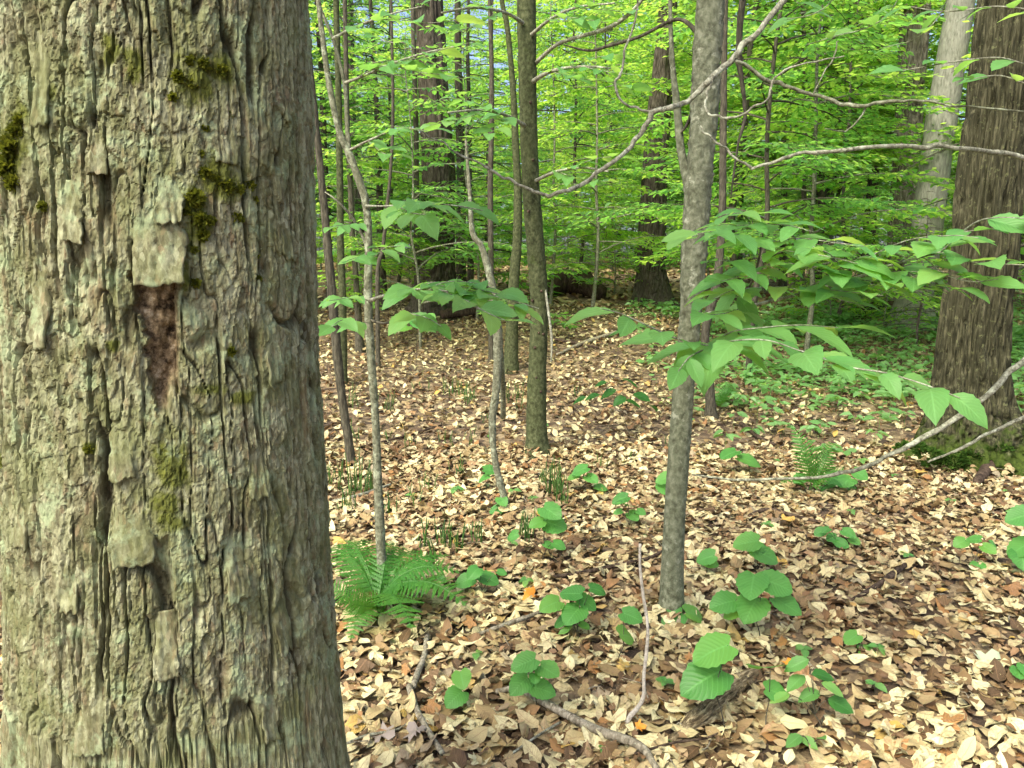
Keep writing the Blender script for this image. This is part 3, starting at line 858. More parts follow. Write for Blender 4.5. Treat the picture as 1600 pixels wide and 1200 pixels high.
# rough young beech in front of it all
def pimpled(r, x, y, s, th):
    up = .30 + .70 * sstep(.55, 1.35, s + .2 * n3(x * 8, y * 8, s * 4, 215))
    a = n3(x / .018, y / .018, s / .026, 210); b_ = n3(x / .009, y / .009, s / .012, 211); c = n3(x / .07, y / .07, s / .16, 212)
    return r * (1 + up * (.07 * a + .16 * np.clip(b_ - .25, 0, 1)) + .05 * c)
bB = [(1048, 972, 40), (1050, 930, 37), (1052, 850, 34), (1060, 720, 32), (1069, 600, 32), (1078, 500, 34), (1085, 400, 39), (1091, 300, 40), (1099, 200, 42), (1104, 100, 42), (1110, 0, 42)]
tB, yB = tree('beech_tree', 'slender young beech with rough pimpled grey bark rising from the leaf litter', bB, M['beech_rough'], pimpled, 64, 44, top=6)
stem(tB, 'limb', [(1082, 330, 20, yB), (1074, 280, 15, yB + .03), (1064, 235, 13, yB + .06), (1058, 170, 12, yB + .1), (1050, 90, 8, yB + .12), (1047, 0, 6, yB + .15), (1046, -120, 4, yB + .2)], M['beech_rough'], bumpy(.1, .012, .02, 211), 16, 12)
stem(tB, 'limb', [(1098, 60, 9, yB), (1060, 30, 6, yB + .1), (1000, 57, 5, yB + .2), (950, 72, 5, yB + .25), (920, 79, 4, yB + .3), (880, 70, 2, yB + .3)], M['dark_stem'], None, 8)
stem(tB, 'dead_limb', [(1122, -130, 12, yB + .1), (1160, -40, 10, yB + .35), (1156, 40, 10, yB + .4), (1155, 95, 9, yB + .4), (1162, 150, 6, yB + .42), (1164, 185, 5, yB + .42), (1154, 222, 4, yB + .42), (1146, 275, 3, yB + .4), (1142, 308, 2, yB + .4)], M['dark_stem'], bumpy(.2, .01, .03, 212), 10)
stem(tB, 'dead_limb', [(1086, 160, 7, yB - .02), (1076, 190, 6, yB + .05), (1064, 208, 3, yB + .06)], M['dark_stem'], None, 8)

# olive trunk standing behind the twisted sapling
tC, yC = tree('young_tree', 'straight olive-barked young tree with small dark knots, foot bare in the litter', [(840, 712, 38), (839, 690, 32), (838, 640, 30), (840, 560, 28), (843, 480, 28), (838, 400, 28), (830, 300, 27), (826, 200, 27), (824, 100, 28), (822, 0, 29)],
     M['olive'], bumpy(.05, .03, .05, 220), 40, 24, top=8)
tC_trunk = [c_ for c_ in tC.children if c_.name.startswith('trunk')][0]
for kx, ky in [(842, 520), (836, 543), (849, 522), (838, 590), (845, 612), (832, 470), (826, 330), (833, 250), (829, 160), (846, 455)]:
    p = P(kx, ky, yC - .064)
    mb = MB(); mb.add(*tube(np.array([p + [0, .03, 0], p, p + [0, -.012, 0]]), [.012, .011, .006], 8)); mb.build('knot', M['rot'], tC).parent = tC_trunk
stem(tC, 'limb', [(835, 100, 7, yC), (870, 70, 6, yC - .2), (910, 56, 6, yC - .4), (950, 44, 7, yC - .5), (985, 20, 6, yC - .6), (1020, -20, 4, yC - .7)], M['twig'], None, 8)
stem(tC, 'dead_limb', [(850, 440, 4, yC), (856, 480, 4, yC - .1), (862, 530, 4, yC - .15), (861, 565, 2, yC - .2)], M['twig'], None, 6)

# dark leaning stem
tD, yD = tree('leaning_sapling', 'dark thin leaning sapling just beyond the huge mossy trunk', [(553, 738, 17), (546, 700, 14), (533, 610, 13), (524, 520, 14), (516, 430, 13), (506, 320, 12), (494, 200, 11), (480, 60, 9)], M['dark_stem'], bumpy(.1, .02, .04, 230), 16, 10, top=4)

# pale mottled sapling by the fern, the one that carries the two leafy sprays
tE, yE = tree('beech_sapling', 'thin grey mottled sapling standing in the large fern', [(598, 945, 14), (597, 900, 14), (594, 830, 14), (590, 740, 13), (587, 660, 12), (580, 560, 13), (575, 470, 13), (576, 380, 12), (572, 320, 12), (562, 285, 12), (545, 240, 11), (530, 205, 10), (514, 130, 9), (503, 50, 8), (497, 0, 7)],
     M['sapling'], bumpy(.10, .012, .03, 240), 20, 12, top=3.6)
stem(tE, 'limb', [(546, 245, 8, yE), (542, 190, 7, yE + .02), (538, 130, 6, yE + .05), (520, 60, 5, yE + .05), (500, 10, 5, yE + .05), (490, -50, 3, yE)], M['sapling'], None, 10)
stem(tE, 'limb', [(578, 405, 6, yE), (568, 372, 5, yE), (550, 340, 4, yE - .05), (528, 315, 3, yE - .1), (508, 300, 2, yE - .1)], M['twig'], None, 8)

# twisted pale sapling with a second stem
tF, yF = tree('beech_sapling', 'crooked pale sapling with two stems, kinked near the litter', [(796, 808, 14), (788, 780, 11), (780, 750, 10), (772, 710, 10), (769, 660, 11), (774, 620, 12), (777, 590, 13), (778, 530, 14), (773, 470, 12), (764, 425, 11), (752, 385, 9), (738, 362, 8), (734, 300, 6), (728, 220, 4)], M['sapling'], bumpy(.12, .012, .03, 250), 18, 10, top=2.4)
stem(tF, 'second_stem', [(786, 652, 8, yF + .55), (786, 610, 8, yF + .4), (783, 570, 9, yF + .2), (779, 530, 10, yF + .05), (778, 510, 8, yF)], M['sapling'], bumpy(.12, .012, .03, 251), 12)

# hemlocks and back trees
tH, yH = tree('hemlock_tree', 'massive dark hemlock trunk with fine stringy bark, between thin grey stems', [(681, 500, 66), (682, 450, 60), (683, 400, 57), (685, 300, 54), (681, 200, 51), (675, 100, 49), (670, 0, 46)], M['hemlock'], furrow(.035, .06, .6, 260), 110, 36, Y=12.5, top=14)
tI, yI = tree('hemlock_tree', 'dark hemlock trunk standing behind the rough young beech', [(1020, 492, 60), (1019, 470, 52), (1018, 400, 45), (1021, 300, 42), (1027, 200, 38), (1036, 100, 33), (1043, 0, 29)], M['hemlock'], furrow(.035, .06, .6, 261), 100, 36, Y=13.5, top=13)
tJ, yJ = tree('oak_tree', 'tall tree with grey ridged bark behind the smooth pale trunk', [(1402, 500, 54), (1406, 450, 48), (1412, 330, 43), (1419, 200, 41), (1426, 100, 41), (1432, 0, 42)], M['furrow_dry'], furrow(.04, .06, .5, 262), 100, 30, Y=13.0, top=14)
tK, yK = tree('beech_tree', 'smooth pale grey beech trunk leaning beside the ridged tree', [(1424, 505, 56), (1430, 460, 48), (1442, 400, 46), (1452, 330, 45), (1462, 250, 45), (1472, 180, 45), (1485, 100, 43), (1502, 0, 40)], M['beech_pale'], bumpy(.02, .08, .1, 263), 40, 20, Y=11.5, top=10)
thin = [('slim dark trunk close beside the massive hemlock', [(722, 480, 16), (720, 400, 15), (721, 300, 14), (719, 200, 13), (716, 100, 11), (715, 0, 9)], 15.0, 'hemlock'),
        ('forked pale grey stem just left of the olive trunk', [(797, 492, 22), (803, 440, 17), (808, 380, 15), (809, 300, 13), (806, 230, 11), (801, 130, 9), (792, 40, 8), (784, 0, 7)], 9.0, 'olive'),
        ('straight grey pole just behind the crooked pale sapling', [(768, 480, 10), (767, 400, 9), (766, 300, 9), (768, 200, 8), (768, 100, 7), (765, 0, 6)], 9.5, 'dark_stem'),
        ('thin grey pole nearest behind the thin mottled sapling', [(534, 560, 14), (535, 470, 12), (532, 380, 11), (531, 280, 11), (529, 150, 10), (525, 0, 9)], 8.0, 'olive'),
        ('thin blackish pole with a swept foot behind the mottled sapling', [(560, 468, 14), (556, 430, 9), (551, 380, 9), (548, 300, 9), (543, 200, 8), (540, 60, 7)], 10.0, 'dark_stem'),
        ('thin dark pole touching the left side of the massive hemlock', [(652, 472, 9), (651, 400, 9), (651, 300, 8), (650, 200, 8), (646, 60, 7), (645, 0, 7)], 11.5, 'dark_stem'),
        ('thin crooked dark stem between mottled sapling and massive hemlock', [(588, 470, 7), (590, 430, 7), (598, 390, 6), (604, 330, 6), (610, 270, 5), (614, 180, 5), (612, 40, 4)], 9.0, 'dark_stem'),
        ('dark stump-like sapling trunk behind the big leaf spray', [(1352, 440, 22), (1356, 400, 20), (1360, 340, 18), (1366, 250, 16), (1372, 100, 14)], 16.0, 'hemlock'),
        ('dark thin trunk beside the rough young beech, half hidden by its spray', [(1114, 622, 18), (1108, 590, 14), (1102, 520, 13), (1120, 440, 13), (1128, 340, 12), (1130, 200, 11), (1132, 60, 9)], 7.0, 'dark_stem'),
        ('upright dark pole in the bright foliage behind the ridged tree', [(1222, 470, 12), (1224, 380, 11), (1226, 250, 10), (1228, 100, 9), (1230, 0, 8)], 17.0, 'dark_stem')]
for lb, pts, Y_, mt in thin:
    tree('sapling', lb, pts, M[mt], bumpy(.06, .03, .06, 270), 14, 8, Y=Y_, top=7)

# ------------------------------------------------------------------ understory trees: prototypes, then copies
def understory(seed, H, nl, spread, z0, leaf=.085, thick=.035, dens=1.0):
    r = np.random.default_rng(seed)
    k = 9
    zs = np.linspace(0, H, k); wob = np.cumsum(r.normal(0, .05 * H / 5, (k, 2)), 0); wob -= wob[0]
    tp = np.column_stack([wob, zs]); tr_ = thick * (1 - .85 * zs / H)
    q, rr = smooth_path(tp, tr_, 5); q[0][2] -= .15
    tk = MB(); tk.add(*tube(q, rr, 8, bumpy(.08, .03, .06, seed)))
    L = MB(); pos, dr, nm, sc = [], [], [], []
    az = r.uniform(0, 6.28)
    for i in range(nl):
        f = (i + r.uniform(0, 1)) / nl
        z = z0 + (H - z0) * f * .97
        b0 = np.array([np.interp(z, q[:, 2], q[:, 0]), np.interp(z, q[:, 2], q[:, 1]), z])
        az += 2.4 + r.normal(0, .4)
        ln = spread * (1 - .65 * f) * r.uniform(.6, 1.15)
        el = r.uniform(.15, .55)
        nseg = 7
        pts = [b0]; a = az
        for s in range(nseg):
            el -= r.uniform(.05, .16); a += r.normal(0, .13)
            pts.append(pts[-1] + ln / nseg * np.array([math.cos(a) * math.cos(el), math.sin(a) * math.cos(el), math.sin(el)]))
        pts = np.array(pts)
        tk.add(*tube(pts, np.linspace(.011, .002, nseg + 1) * (.5 + ln / 2.4), 5, cap=False))
        # twigs both sides
        nt_ = int(ln / .105 * dens)
        for j in range(nt_):
            g = .22 + .78 * (j + r.uniform(0, 1)) / nt_
            x = g * nseg; a0 = int(min(x, nseg - 1)); p0 = pts[a0] + (pts[a0 + 1] - pts[a0]) * (x - a0)
            ta = a + (1 if j % 2 else -1) * r.uniform(.5, 1.1); tl = ln * .34 * (1.15 - g) + r.uniform(.12, .3)
            te = r.uniform(-.18, .12)
            d = np.array([math.cos(ta) * math.cos(te), math.sin(ta) * math.cos(te), math.sin(te)])
            p1 = p0 + d * tl + np.array([0, 0, -.06 * tl])
            tk.add(*tube(np.array([p0, (p0 + p1) / 2 + [0, 0, .02 * tl], p1]), [.003, .002, .001], 3, cap=False))
            m_ = max(3, int(tl / (leaf * .5)))
            for s in range(m_ + 1):
                t = (s + r.uniform(.3, .9)) / (m_ + .5)
                pp = p0 + (p1 - p0) * min(t, 1)
                la = ta + ((1 if s % 2 else -1) * r.uniform(.5, 1.1) if s < m_ else 0)
                ld = r.uniform(-.45, .05)
                pos.append(pp); dr.append((math.cos(la) * math.cos(ld), math.sin(la) * math.cos(ld), math.sin(ld)))
                nm.append((r.normal(0, .28), r.normal(0, .28), 1)); sc.append(leaf * r.uniform(.65, 1.2))
    pos, dr, nm, sc = map(np.array, (pos, dr, nm, sc))
    Fm = frames(dr, nm); pick = r.integers(0, 3, len(pos))
    for j in range(3):
        s = pick == j
        scatter(L, TINY[j], pos[s], Fm[s], sc[s], luv=False)
    return tk, L, len(pos)

def hemlock(seed, H, nl, spread, z0, thick=.07):
    r = np.random.default_rng(seed)
    zs = np.linspace(0, H, 8)
    tp = np.column_stack([np.cumsum(r.normal(0, .03, (8, 2)), 0), zs]); tp[:, :2] -= tp[0, :2]
    q, rr = smooth_path(tp, thick * (1 - .9 * zs / H), 4); q[0][2] -= .15
    tk = MB(); tk.add(*tube(q, rr, 8, bumpy(.06, .04, .08, seed)))
    L = MB(); az = 0
    for i in range(nl):
        f = (i + r.uniform(0, 1)) / nl; z = z0 + (H - z0) * f
        az += 2.4 + r.normal(0, .4); ln = spread * (1.05 - f) * r.uniform(.6, 1.1) + .15
        el = r.uniform(-.05, .25); pts = [np.array([np.interp(z, q[:, 2], q[:, 0]), np.interp(z, q[:, 2], q[:, 1]), z])]
        a = az
        for s in range(6):
            el -= .09; a += r.normal(0, .08)
            pts.append(pts[-1] + ln / 6 * np.array([math.cos(a) * math.cos(el), math.sin(a) * math.cos(el), math.sin(el)]))
        pts = np.array(pts)
        tk.add(*tube(pts, np.linspace(.012, .002, 7) * (.4 + ln / 2), 4, cap=False))
        nt_ = int(ln / .045)
        for j in range(nt_):
            g = .18 + .82 * (j + .5) / nt_; x = g * 6; a0 = int(min(x, 5)); p0 = pts[a0] + (pts[a0 + 1] - pts[a0]) * (x - a0)
            sd = 1 if j % 2 else -1
            ta = a + sd * r.uniform(.75, 1.15); tl = (ln * .30 * (1.1 - g) + .07) * r.uniform(.7, 1.2); te = r.uniform(-.35, .05)
            d = np.array([math.cos(ta) * math.cos(te), math.sin(ta) * math.cos(te), math.sin(te)])
            s_ = np.array([-math.sin(ta), math.cos(ta), r.normal(0, .25)])
            m_ = max(4, int(tl / .022)); V, T = [], []
            for n_ in range(m_):                        # needle pairs, flat in the spray
                t = n_ / m_; c = p0 + d * tl * t + np.array([0, 0, -.12 * tl * t * t]); wv = .017 * (1 - .5 * t)
                for sg in (-1, 1):
                    b_ = len(V)
                    V += [c - d * .004, c + d * .007, c + s_ * sg * wv + d * .010]
                    T.append((b_, b_ + 1, b_ + 2))
            e = p0 + d * tl + np.array([0, 0, -.12 * tl])
            b_ = len(V); V += [p0 - s_ * .0025, p0 + s_ * .0025, e]; T.append((b_, b_ + 1, b_ + 2))
            L.add(np.array(V), np.array(T))
    return tk, L

protos = []
for seed, H, nl, sp, z0, lf, th_, dn in [(1, 5.5, 40, 2.0, .8, .09, .032, 1.0), (2, 7.5, 46, 2.3, 1.4, .095, .040, 1.0), (3, 3.6, 26, 1.6, .5, .085, .020, 1.0), (4, 10.5, 60, 2.9, 2.2, .11, .060, .9), (5, 2.0, 17, 1.1, .2, .085, .012, 1.1)]:
    tk, L, nlf = understory(seed, H, nl, sp, z0, lf, th_, dn)
    protos.append((tk.mesh('trunk', M['dark_stem'] if seed in (2, 4) else M['sapling']), L.mesh('crown', M['under_leaf_cool' if seed in (2, 3) else 'under_leaf'], smooth=False), nlf))
hem = []
for seed, H, nl, sp, z0, th_ in [(11, 8.0, 60, 2.0, 1.2, .07), (12, 3.2, 40, 1.1, .3, .03)]:
    tk, L = hemlock(seed, H, nl, sp, z0, th_)
    hem.append((tk.mesh('trunk', M['hemlock']), L.mesh('crown', M['needle'], smooth=False)))

LAND = [(-80, 'the huge mossy trunk'), (250, 'the huge mossy trunk'), (520, 'the dark leaning sapling'), (590, 'the mottled sapling'), (682, 'the massive hemlock'), (768, 'the crooked pale sapling'), (840, 'the olive tree'), (940, 'the mound with the rotten log'), (1020, 'the second hemlock'), (1090, 'the rough young beech'),
        (1250, 'the bare arching boughs'), (1410, 'the ridged tree'), (1475, 'the pale leaning beech'), (1540, 'the mossy stout tree')]
def beyond(x, y):
    px = 800 + FPX * x / (y * math.cos(PITCH))
    return ', far behind ' if y > 26 else ', behind ', min(LAND, key=lambda l: abs(l[0] - px))[1]
def put(name, meshes, x, y, s, rz, label, cat, group, z=None, lean=0.0):
    if group: label += ''.join(beyond(x, y))
    t = thing(name, label, cat, (x, y, ter(x, y) if z is None else z), group)
    t.rotation_euler = (lean * math.cos(rz), lean * math.sin(rz), rz); t.scale = (s, s, s)
    for nm, me in zip(('trunk', 'crown'), meshes):
        o = bpy.data.objects.new(nm, me); COL.objects.link(o); o.parent = t
        if nm == 'crown': o['kind'] = 'stuff'
    return t

def putpx(name, meshes, px, Y, s, rz, *a, **k):
    p = P(px, 450, Y)
    return put(name, meshes, p[0], Y, s, rz, *a, **k)

# bare background trunks
def bare(seed, H, r0, mat):
    r = np.random.default_rng(seed)
    zs = np.linspace(0, H, 7); tp = np.column_stack([np.cumsum(r.normal(0, .05, (7, 2)), 0), zs]); tp[:, :2] -= tp[0, :2]
    q, rr = smooth_path(tp, r0 * (1 - .5 * zs / H), 16); q[0][2] -= .2
    mb = MB(); mb.add(*tube(q, rr, 20, furrow(.010, .04, .4, seed)))
    return mb.mesh('trunk', mat)
BARE = [bare(31, 12, .10, M['hemlock']), bare(32, 13, .16, M['furrow_dry']), bare(33, 10, .06, M['dark_stem']), bare(34, 9, .045, M['sapling']), bare(35, 13, .20, M['hemlock'])]
# named ones that frame the bright gap on the right
LB = ['mid-height beech sapling with layered green sprays', 'tall dark-stemmed beech sapling with green sprays', 'small beech sapling with low green sprays', 'very tall beech sapling with wide green sprays', 'low bright green beech bush']
GB = 'understory saplings in the background'
for px, Y, k, s in [(1175, 8.6, 1, .9), (1265, 9.6, 0, 1.05), (1310, 11.5, 1, .8), (1250, 13.5, 3, .85), (925, 11.5, 0, .9), (900, 15.0, 1, 1.0),
                    (745, 11.5, 2, 1.15), (655, 10.2, 2, 1.1), (555, 10.8, 0, .8), (615, 13.0, 1, .8), (860, 12.5, 0, .9), (1580, 12.0, 1, 1.0), (1500, 15.0, 3, 1.0), (1660, 10.0, 0, 1.2), (1090, 16.0, 3, 1.0), (560, 17.0, 1, .9), (830, 19.0, 3, .8)]:
    putpx('understory_beech', protos[k], px, Y, s, random.uniform(0, 6.28), LB[k], 'sapling', GB)
n_u = 0
while n_u < 215:
    if n_u < 16: y = random.uniform(13, 20); k = random.choice([0, 1, 3, 2])
    elif n_u < 75: y = random.uniform(21, 29); k = random.choice([4, 4, 2, 2, 0])
    elif n_u < 140: y = random.uniform(29, 42); k = random.choice([0, 2, 1, 3, 0])
    else: y = random.uniform(36, 65); k = random.choice([1, 3, 3, 3])
    x = y * math.tan(random.uniform(R(-40), R(42)))
    if n_u < 16 and x < 3.0: continue
    put('understory_beech', protos[k], x, y, random.uniform(.85, 1.25) * (1 + max(0, y - 25) / 50), random.uniform(0, 6.28), LB[k], 'sapling', GB)
    n_u += 1
for px, Y, k in [(-120, 12, 1), (60, 15, 3), (200, 11, 0), (330, 16, 3), (420, 12.5, 1), (130, 20, 3), (300, 22, 3), (400, 19, 0), (700, 52, 3), (850, 50, 3), (930, 47, 3), (990, 52, 3), (800, 60, 3)]:
    putpx('understory_beech', protos[k], px, Y, 1.0 if Y < 30 else 1.9, random.uniform(0, 6.28), LB[k], 'sapling', GB)
for px, Y, k in [(-60, 10, 1), (90, 13, 4), (260, 12, 2), (380, 14.5, 1)]:
    p_ = P(px, 450, Y); put('background_tree', (BARE[k],), p_[0], Y, 1.0, k * 1.0, ['slim brown bare trunk', 'grey ridged bare trunk', 'thin blackish pole trunk', 'thin grey pole trunk', 'thick brown bare trunk'][k], 'tree', 'tree trunks in the background')
for px, Y in [(1385, 11.0), (1450, 11.2), (1490, 12.0), (1340, 12.5), (1300, 11.5), (1560, 13), (1240, 14), (930, 15), (960, 14.5), (880, 16), (640, 16), (610, 15.5), (760, 15)]:
    putpx('understory_beech', protos[4], px, Y, random.uniform(.7, 1.1), random.uniform(0, 6.28), LB[4], 'sapling', GB)
LH = 'dark hemlock with drooping flat sprays of needles'
GH = 'hemlocks in the background'
for px, Y, k, s in [(600, 12.5, 0, .9), (760, 12.6, 0, .7), (735, 14.5, 0, .9), (515, 13, 0, 1.0), (1640, 8.5, 0, 1.0), (450, 12, 0, 1.1), (1035, 20, 0, .9)]:
    putpx('hemlock_tree', hem[k], px, Y, s, random.uniform(0, 6.28), LH, 'tree', GH)
for i in range(14):
    y = random.uniform(34, 60); x = y * math.tan(random.uniform(R(-42), R(42)))
    put('hemlock_tree', hem[0], x, y, random.uniform(1.0, 1.7), random.uniform(0, 6.28), LH, 'tree', GH)
putpx('hemlock_sapling', hem[1], 1440, 10.2, .62, 1.0, 'small young hemlock standing against the foot of the pale leaning beech', 'sapling', None)
for i in range(30):
    y = 15.5 + 40 * random.random() ** 1.2; x = y * math.tan(random.uniform(R(-40), R(42)))
    if y < 18 and -1.5 < x < 1.5: continue
    kb = random.randint(0, 4)
    put('background_tree', (BARE[kb],), x, y, random.uniform(.8, 1.2), random.uniform(0, 6.28), ['slim brown bare trunk', 'grey ridged bare trunk', 'thin blackish pole trunk', 'thin grey pole trunk', 'thick brown bare trunk'][kb], 'tree', 'tree trunks in the background', lean=random.uniform(-.03, .03))

# ------------------------------------------------------------------ leafy sprays, leaf by leaf
def spray(parent, pts, lpx, spacing, mat='twig', droop=(-.5, -.05), face=.35, start=0.1, twig_r=None, end_leaf=True, jit=.3, meshes=None, name='twig'):
    """a twig through pixel points (px, py, Y) with alternate leaves about lpx long"""
    meshes = meshes or BEECH_ME
    q = np.array([P(*p) for p in pts])
    q, _ = smooth_path(q, np.ones(len(q)), 8)
    seg = np.concatenate([[0], np.cumsum(np.linalg.norm(np.diff(q, axis=0), axis=1))]); L = seg[-1]
    r0 = twig_r or .0022 + .0012 * L
    mb = MB(); mb.add(*tube(q, np.linspace(r0, .0011, len(q)), 6)); twig_ = mb.build(name, M[mat], parent)
    s = L * start; k = random.randint(0, 1)
    while s < L + 1e-6:
        last = s + spacing > L
        p = np.array([np.interp(s, seg, q[:, c]) for c in range(3)])
        t = np.array([np.interp(min(s + .03, L), seg, q[:, c]) - np.interp(max(s - .03, 0), seg, q[:, c]) for c in range(3)])
        a = math.atan2(t[1], t[0]) + (0 if last and end_leaf else (1 if k % 2 else -1) * random.uniform(.55, 1.15))
        dr_ = random.uniform(*droop)
        d = np.array([math.cos(a) * math.cos(dr_), math.sin(a) * math.cos(dr_), math.sin(dr_)])
        to = CAMP - p; to /= np.linalg.norm(to)
        n = np.array([random.gauss(0, jit), random.gauss(0, jit), 1.0]) + np.array([to[0], to[1], 0]) * face
        ln = lpx * .94 * p[1] / FPX * random.uniform(.65, 1.18)
        place(random.choice(meshes), 'leaf', parent, p, d, n, ln, random.uniform(.9, 1.15)).parent = twig_
        s += spacing * random.uniform(.95, 1.5); k += 1

# sprays of the rough young beech
stem(tB, 'branch', [(1084, 498, 11, yB), (1120, 488, 7, 2.9), (1160, 481, 6, 2.75), (1240, 462, 5, 2.55), (1330, 436, 4, 2.4), (1400, 412, 4, 2.3), (1470, 394, 3, 2.2)], M['twig'], None, 8)
stem(tB, 'branch', [(1080, 572, 9, yB), (1090, 560, 5, 2.8), (1100, 548, 4, 2.5), (1115, 540, 3, 2.3)], M['dark_stem'], None, 8)
spray(tB, [(1112, 541, 2.32), (1060, 530, 2.2), (1010, 508, 2.1), (970, 490, 2.05), (938, 482, 2.0)], 80, .050, droop=(-.45, .1), face=.5, start=.05)
spray(tB, [(1110, 541, 2.32), (1150, 532, 2.15), (1200, 532, 2.05), (1250, 548, 2.0), (1290, 560, 1.95)], 92, .038, droop=(-.6, -.0), face=.4, start=0)
spray(tB, [(1100, 546, 2.5), (1140, 520, 2.35), (1190, 512, 2.3), (1250, 508, 2.3), (1310, 512, 2.3)], 90, .045, droop=(-.35, .05), face=.2)
spray(tB, [(1106, 543, 2.4), (1080, 556, 2.15), (1070, 566, 2.1), (1060, 580, 2.05)], 64, .045, droop=(-1.0, -.4), face=.6)
spray(tB, [(1250, 548, 2.0), (1320, 572, 1.9), (1380, 582, 1.85), (1430, 596, 1.8), (1475, 612, 1.75), (1500, 622, 1.72)], 92, .048, droop=(-.6, -.1), face=.55, start=.1)
stem(tB, 'twig', [(1155, 482, 4, 2.76), (1168, 455, 4, 2.7), (1182, 420, 4, 2.65), (1190, 380, 3, 2.6), (1196, 340, 3, 2.6), (1198, 318, 2, 2.6)], M['dark_stem'], None, 6)
for a_ in [((1196, 340, 2.6), (1170, 333, 2.4), (1130, 335, 2.25)), ((1194, 350, 2.6), (1230, 352, 2.4), (1270, 362, 2.3)), ((1190, 385, 2.6), (1150, 368, 2.35), (1110, 362, 2.2), (1075, 372, 2.1)), ((1190, 385, 2.6), (1240, 372, 2.45), (1310, 380, 2.3), (1350, 385, 2.25)),
           ((1183, 420, 2.62), (1140, 408, 2.4), (1105, 408, 2.3)), ((1183, 420, 2.62), (1220, 410, 2.45), (1270, 420, 2.3), (1300, 432, 2.3)), ((1172, 450, 2.7), (1140, 455, 2.4), (1110, 470, 2.3)), ((1172, 450, 2.7), (1220, 448, 2.5), (1260, 455, 2.4)),
           ((1160, 481, 2.75), (1130, 490, 2.4), (1100, 492, 2.2))]:
    spray(tB, a_, 66, .056, droop=(-.28, .12), face=.08, jit=.2, start=.2, twig_r=.0018)
for a_ in [((1330, 436, 2.4), (1360, 402, 2.3), (1420, 375, 2.15), (1490, 368, 2.05), (1530, 372, 2.0)), ((1400, 412, 2.3), (1450, 385, 2.2), (1510, 362, 2.1), (1580, 358, 2.05), (1630, 362, 2.0)), ((1330, 436, 2.4), (1370, 440, 2.25), (1420, 448, 2.2), (1450, 455, 2.15)),
           ((1440, 400, 2.25), (1480, 430, 2.1), (1520, 440, 2.05), (1560, 436, 2.0)), ((1470, 394, 2.2), (1510, 408, 2.1), (1560, 412, 2.0), (1620, 415, 1.95)), ((1260, 456, 2.5), (1300, 465, 2.35), (1350, 478, 2.3)), ((1330, 436, 2.4), (1300, 400, 2.25), (1270, 385, 2.2))]:
    spray(tB, a_, 72, .052, droop=(-.25, .15), face=.08, jit=.2, start=.2, twig_r=.0018)
for a_ in [((1240, 462, 2.55), (1280, 440, 2.4), (1330, 408, 2.3), (1370, 395, 2.25)), ((1330, 436, 2.4), (1390, 425, 2.3), (1450, 425, 2.2), (1500, 428, 2.15)), ((1194, 350, 2.6), (1160, 352, 2.45), (1125, 350, 2.35)), ((1190, 385, 2.6), (1230, 392, 2.4), (1290, 400, 2.3), (1340, 412, 2.25)),
           ((1280, 452, 2.5), (1320, 455, 2.3), (1380, 462, 2.2)), ((1183, 420, 2.62), (1155, 432, 2.4), (1125, 440, 2.3)), ((1400, 412, 2.3), (1440, 440, 2.2), (1490, 452, 2.1))]:
    spray(tB, a_, 72, .05, droop=(-.25, .12), face=.1, jit=.2, start=.1, twig_r=.0016)
spray(tB, [(1470, 394, 2.2), (1520, 350, 2.1), (1560, 340, 2.0), (1610, 342, 1.95)], 66, .065, droop=(-.3, .3), face=.3)
spray(tB, [(1160, 481, 2.75), (1150, 455, 2.6), (1145, 440, 2.55)], 56, .05, droop=(-1.3, -.8), face=.2)

# sprays of the mottled sapling
stem(tE, 'branch', [(577, 470, 7, yE), (600, 462, 5, 3.0), (630, 454, 4, 2.7), (665, 452, 3, 2.4), (700, 455, 3, 2.25)], M['twig'], None, 8)
for a_ in [((665, 452, 2.4), (720, 452, 2.25), (770, 462, 2.15), (815, 474, 2.1), (842, 482, 2.08)), ((690, 454, 2.3), (730, 470, 2.1), (760, 488, 2.0), (800, 505, 1.95)), ((665, 452, 2.4), (700, 440, 2.3), (740, 442, 2.2), (775, 452, 2.2)), ((640, 454, 2.6), (650, 448, 2.4), (680, 440, 2.35)),
           ((720, 453, 2.25), (760, 470, 2.15), (800, 480, 2.1)), ((680, 452, 2.35), (705, 465, 2.2), (740, 478, 2.1), (765, 495, 2.05)), ((650, 452, 2.5), (690, 446, 2.35), (735, 450, 2.25), (790, 462, 2.15))]:
    spray(tE, a_, 68, .044, droop=(-.35, .12), face=.35, start=.15, twig_r=.0016, jit=.4)
stem(tE, 'branch', [(577, 500, 6, yE), (600, 505, 4, 3.2), (620, 497, 3, 3.0), (632, 488, 3, 2.9)], M['dark_stem'], None, 6)
spray(tE, [(632, 488, 2.9), (650, 492, 2.6), (670, 498, 2.5), (690, 510, 2.45)], 52, .05, droop=(-.6, 0), face=.6)
stem(tE, 'branch', [(572, 322, 6, yE), (580, 322, 4, 3.0), (600, 322, 3, 2.6), (630, 320, 2, 2.4)], M['twig'], None, 6)
spray(tE, [(620, 320, 2.45), (660, 318, 2.25), (700, 320, 2.15), (740, 326, 2.1), (765, 332, 2.1)], 66, .045, droop=(-.35, .12), face=.3)
spray(tE, [(620, 320, 2.45), (640, 332, 2.2), (665, 335, 2.1)], 60, .05, droop=(-.6, -.1), face=.4)
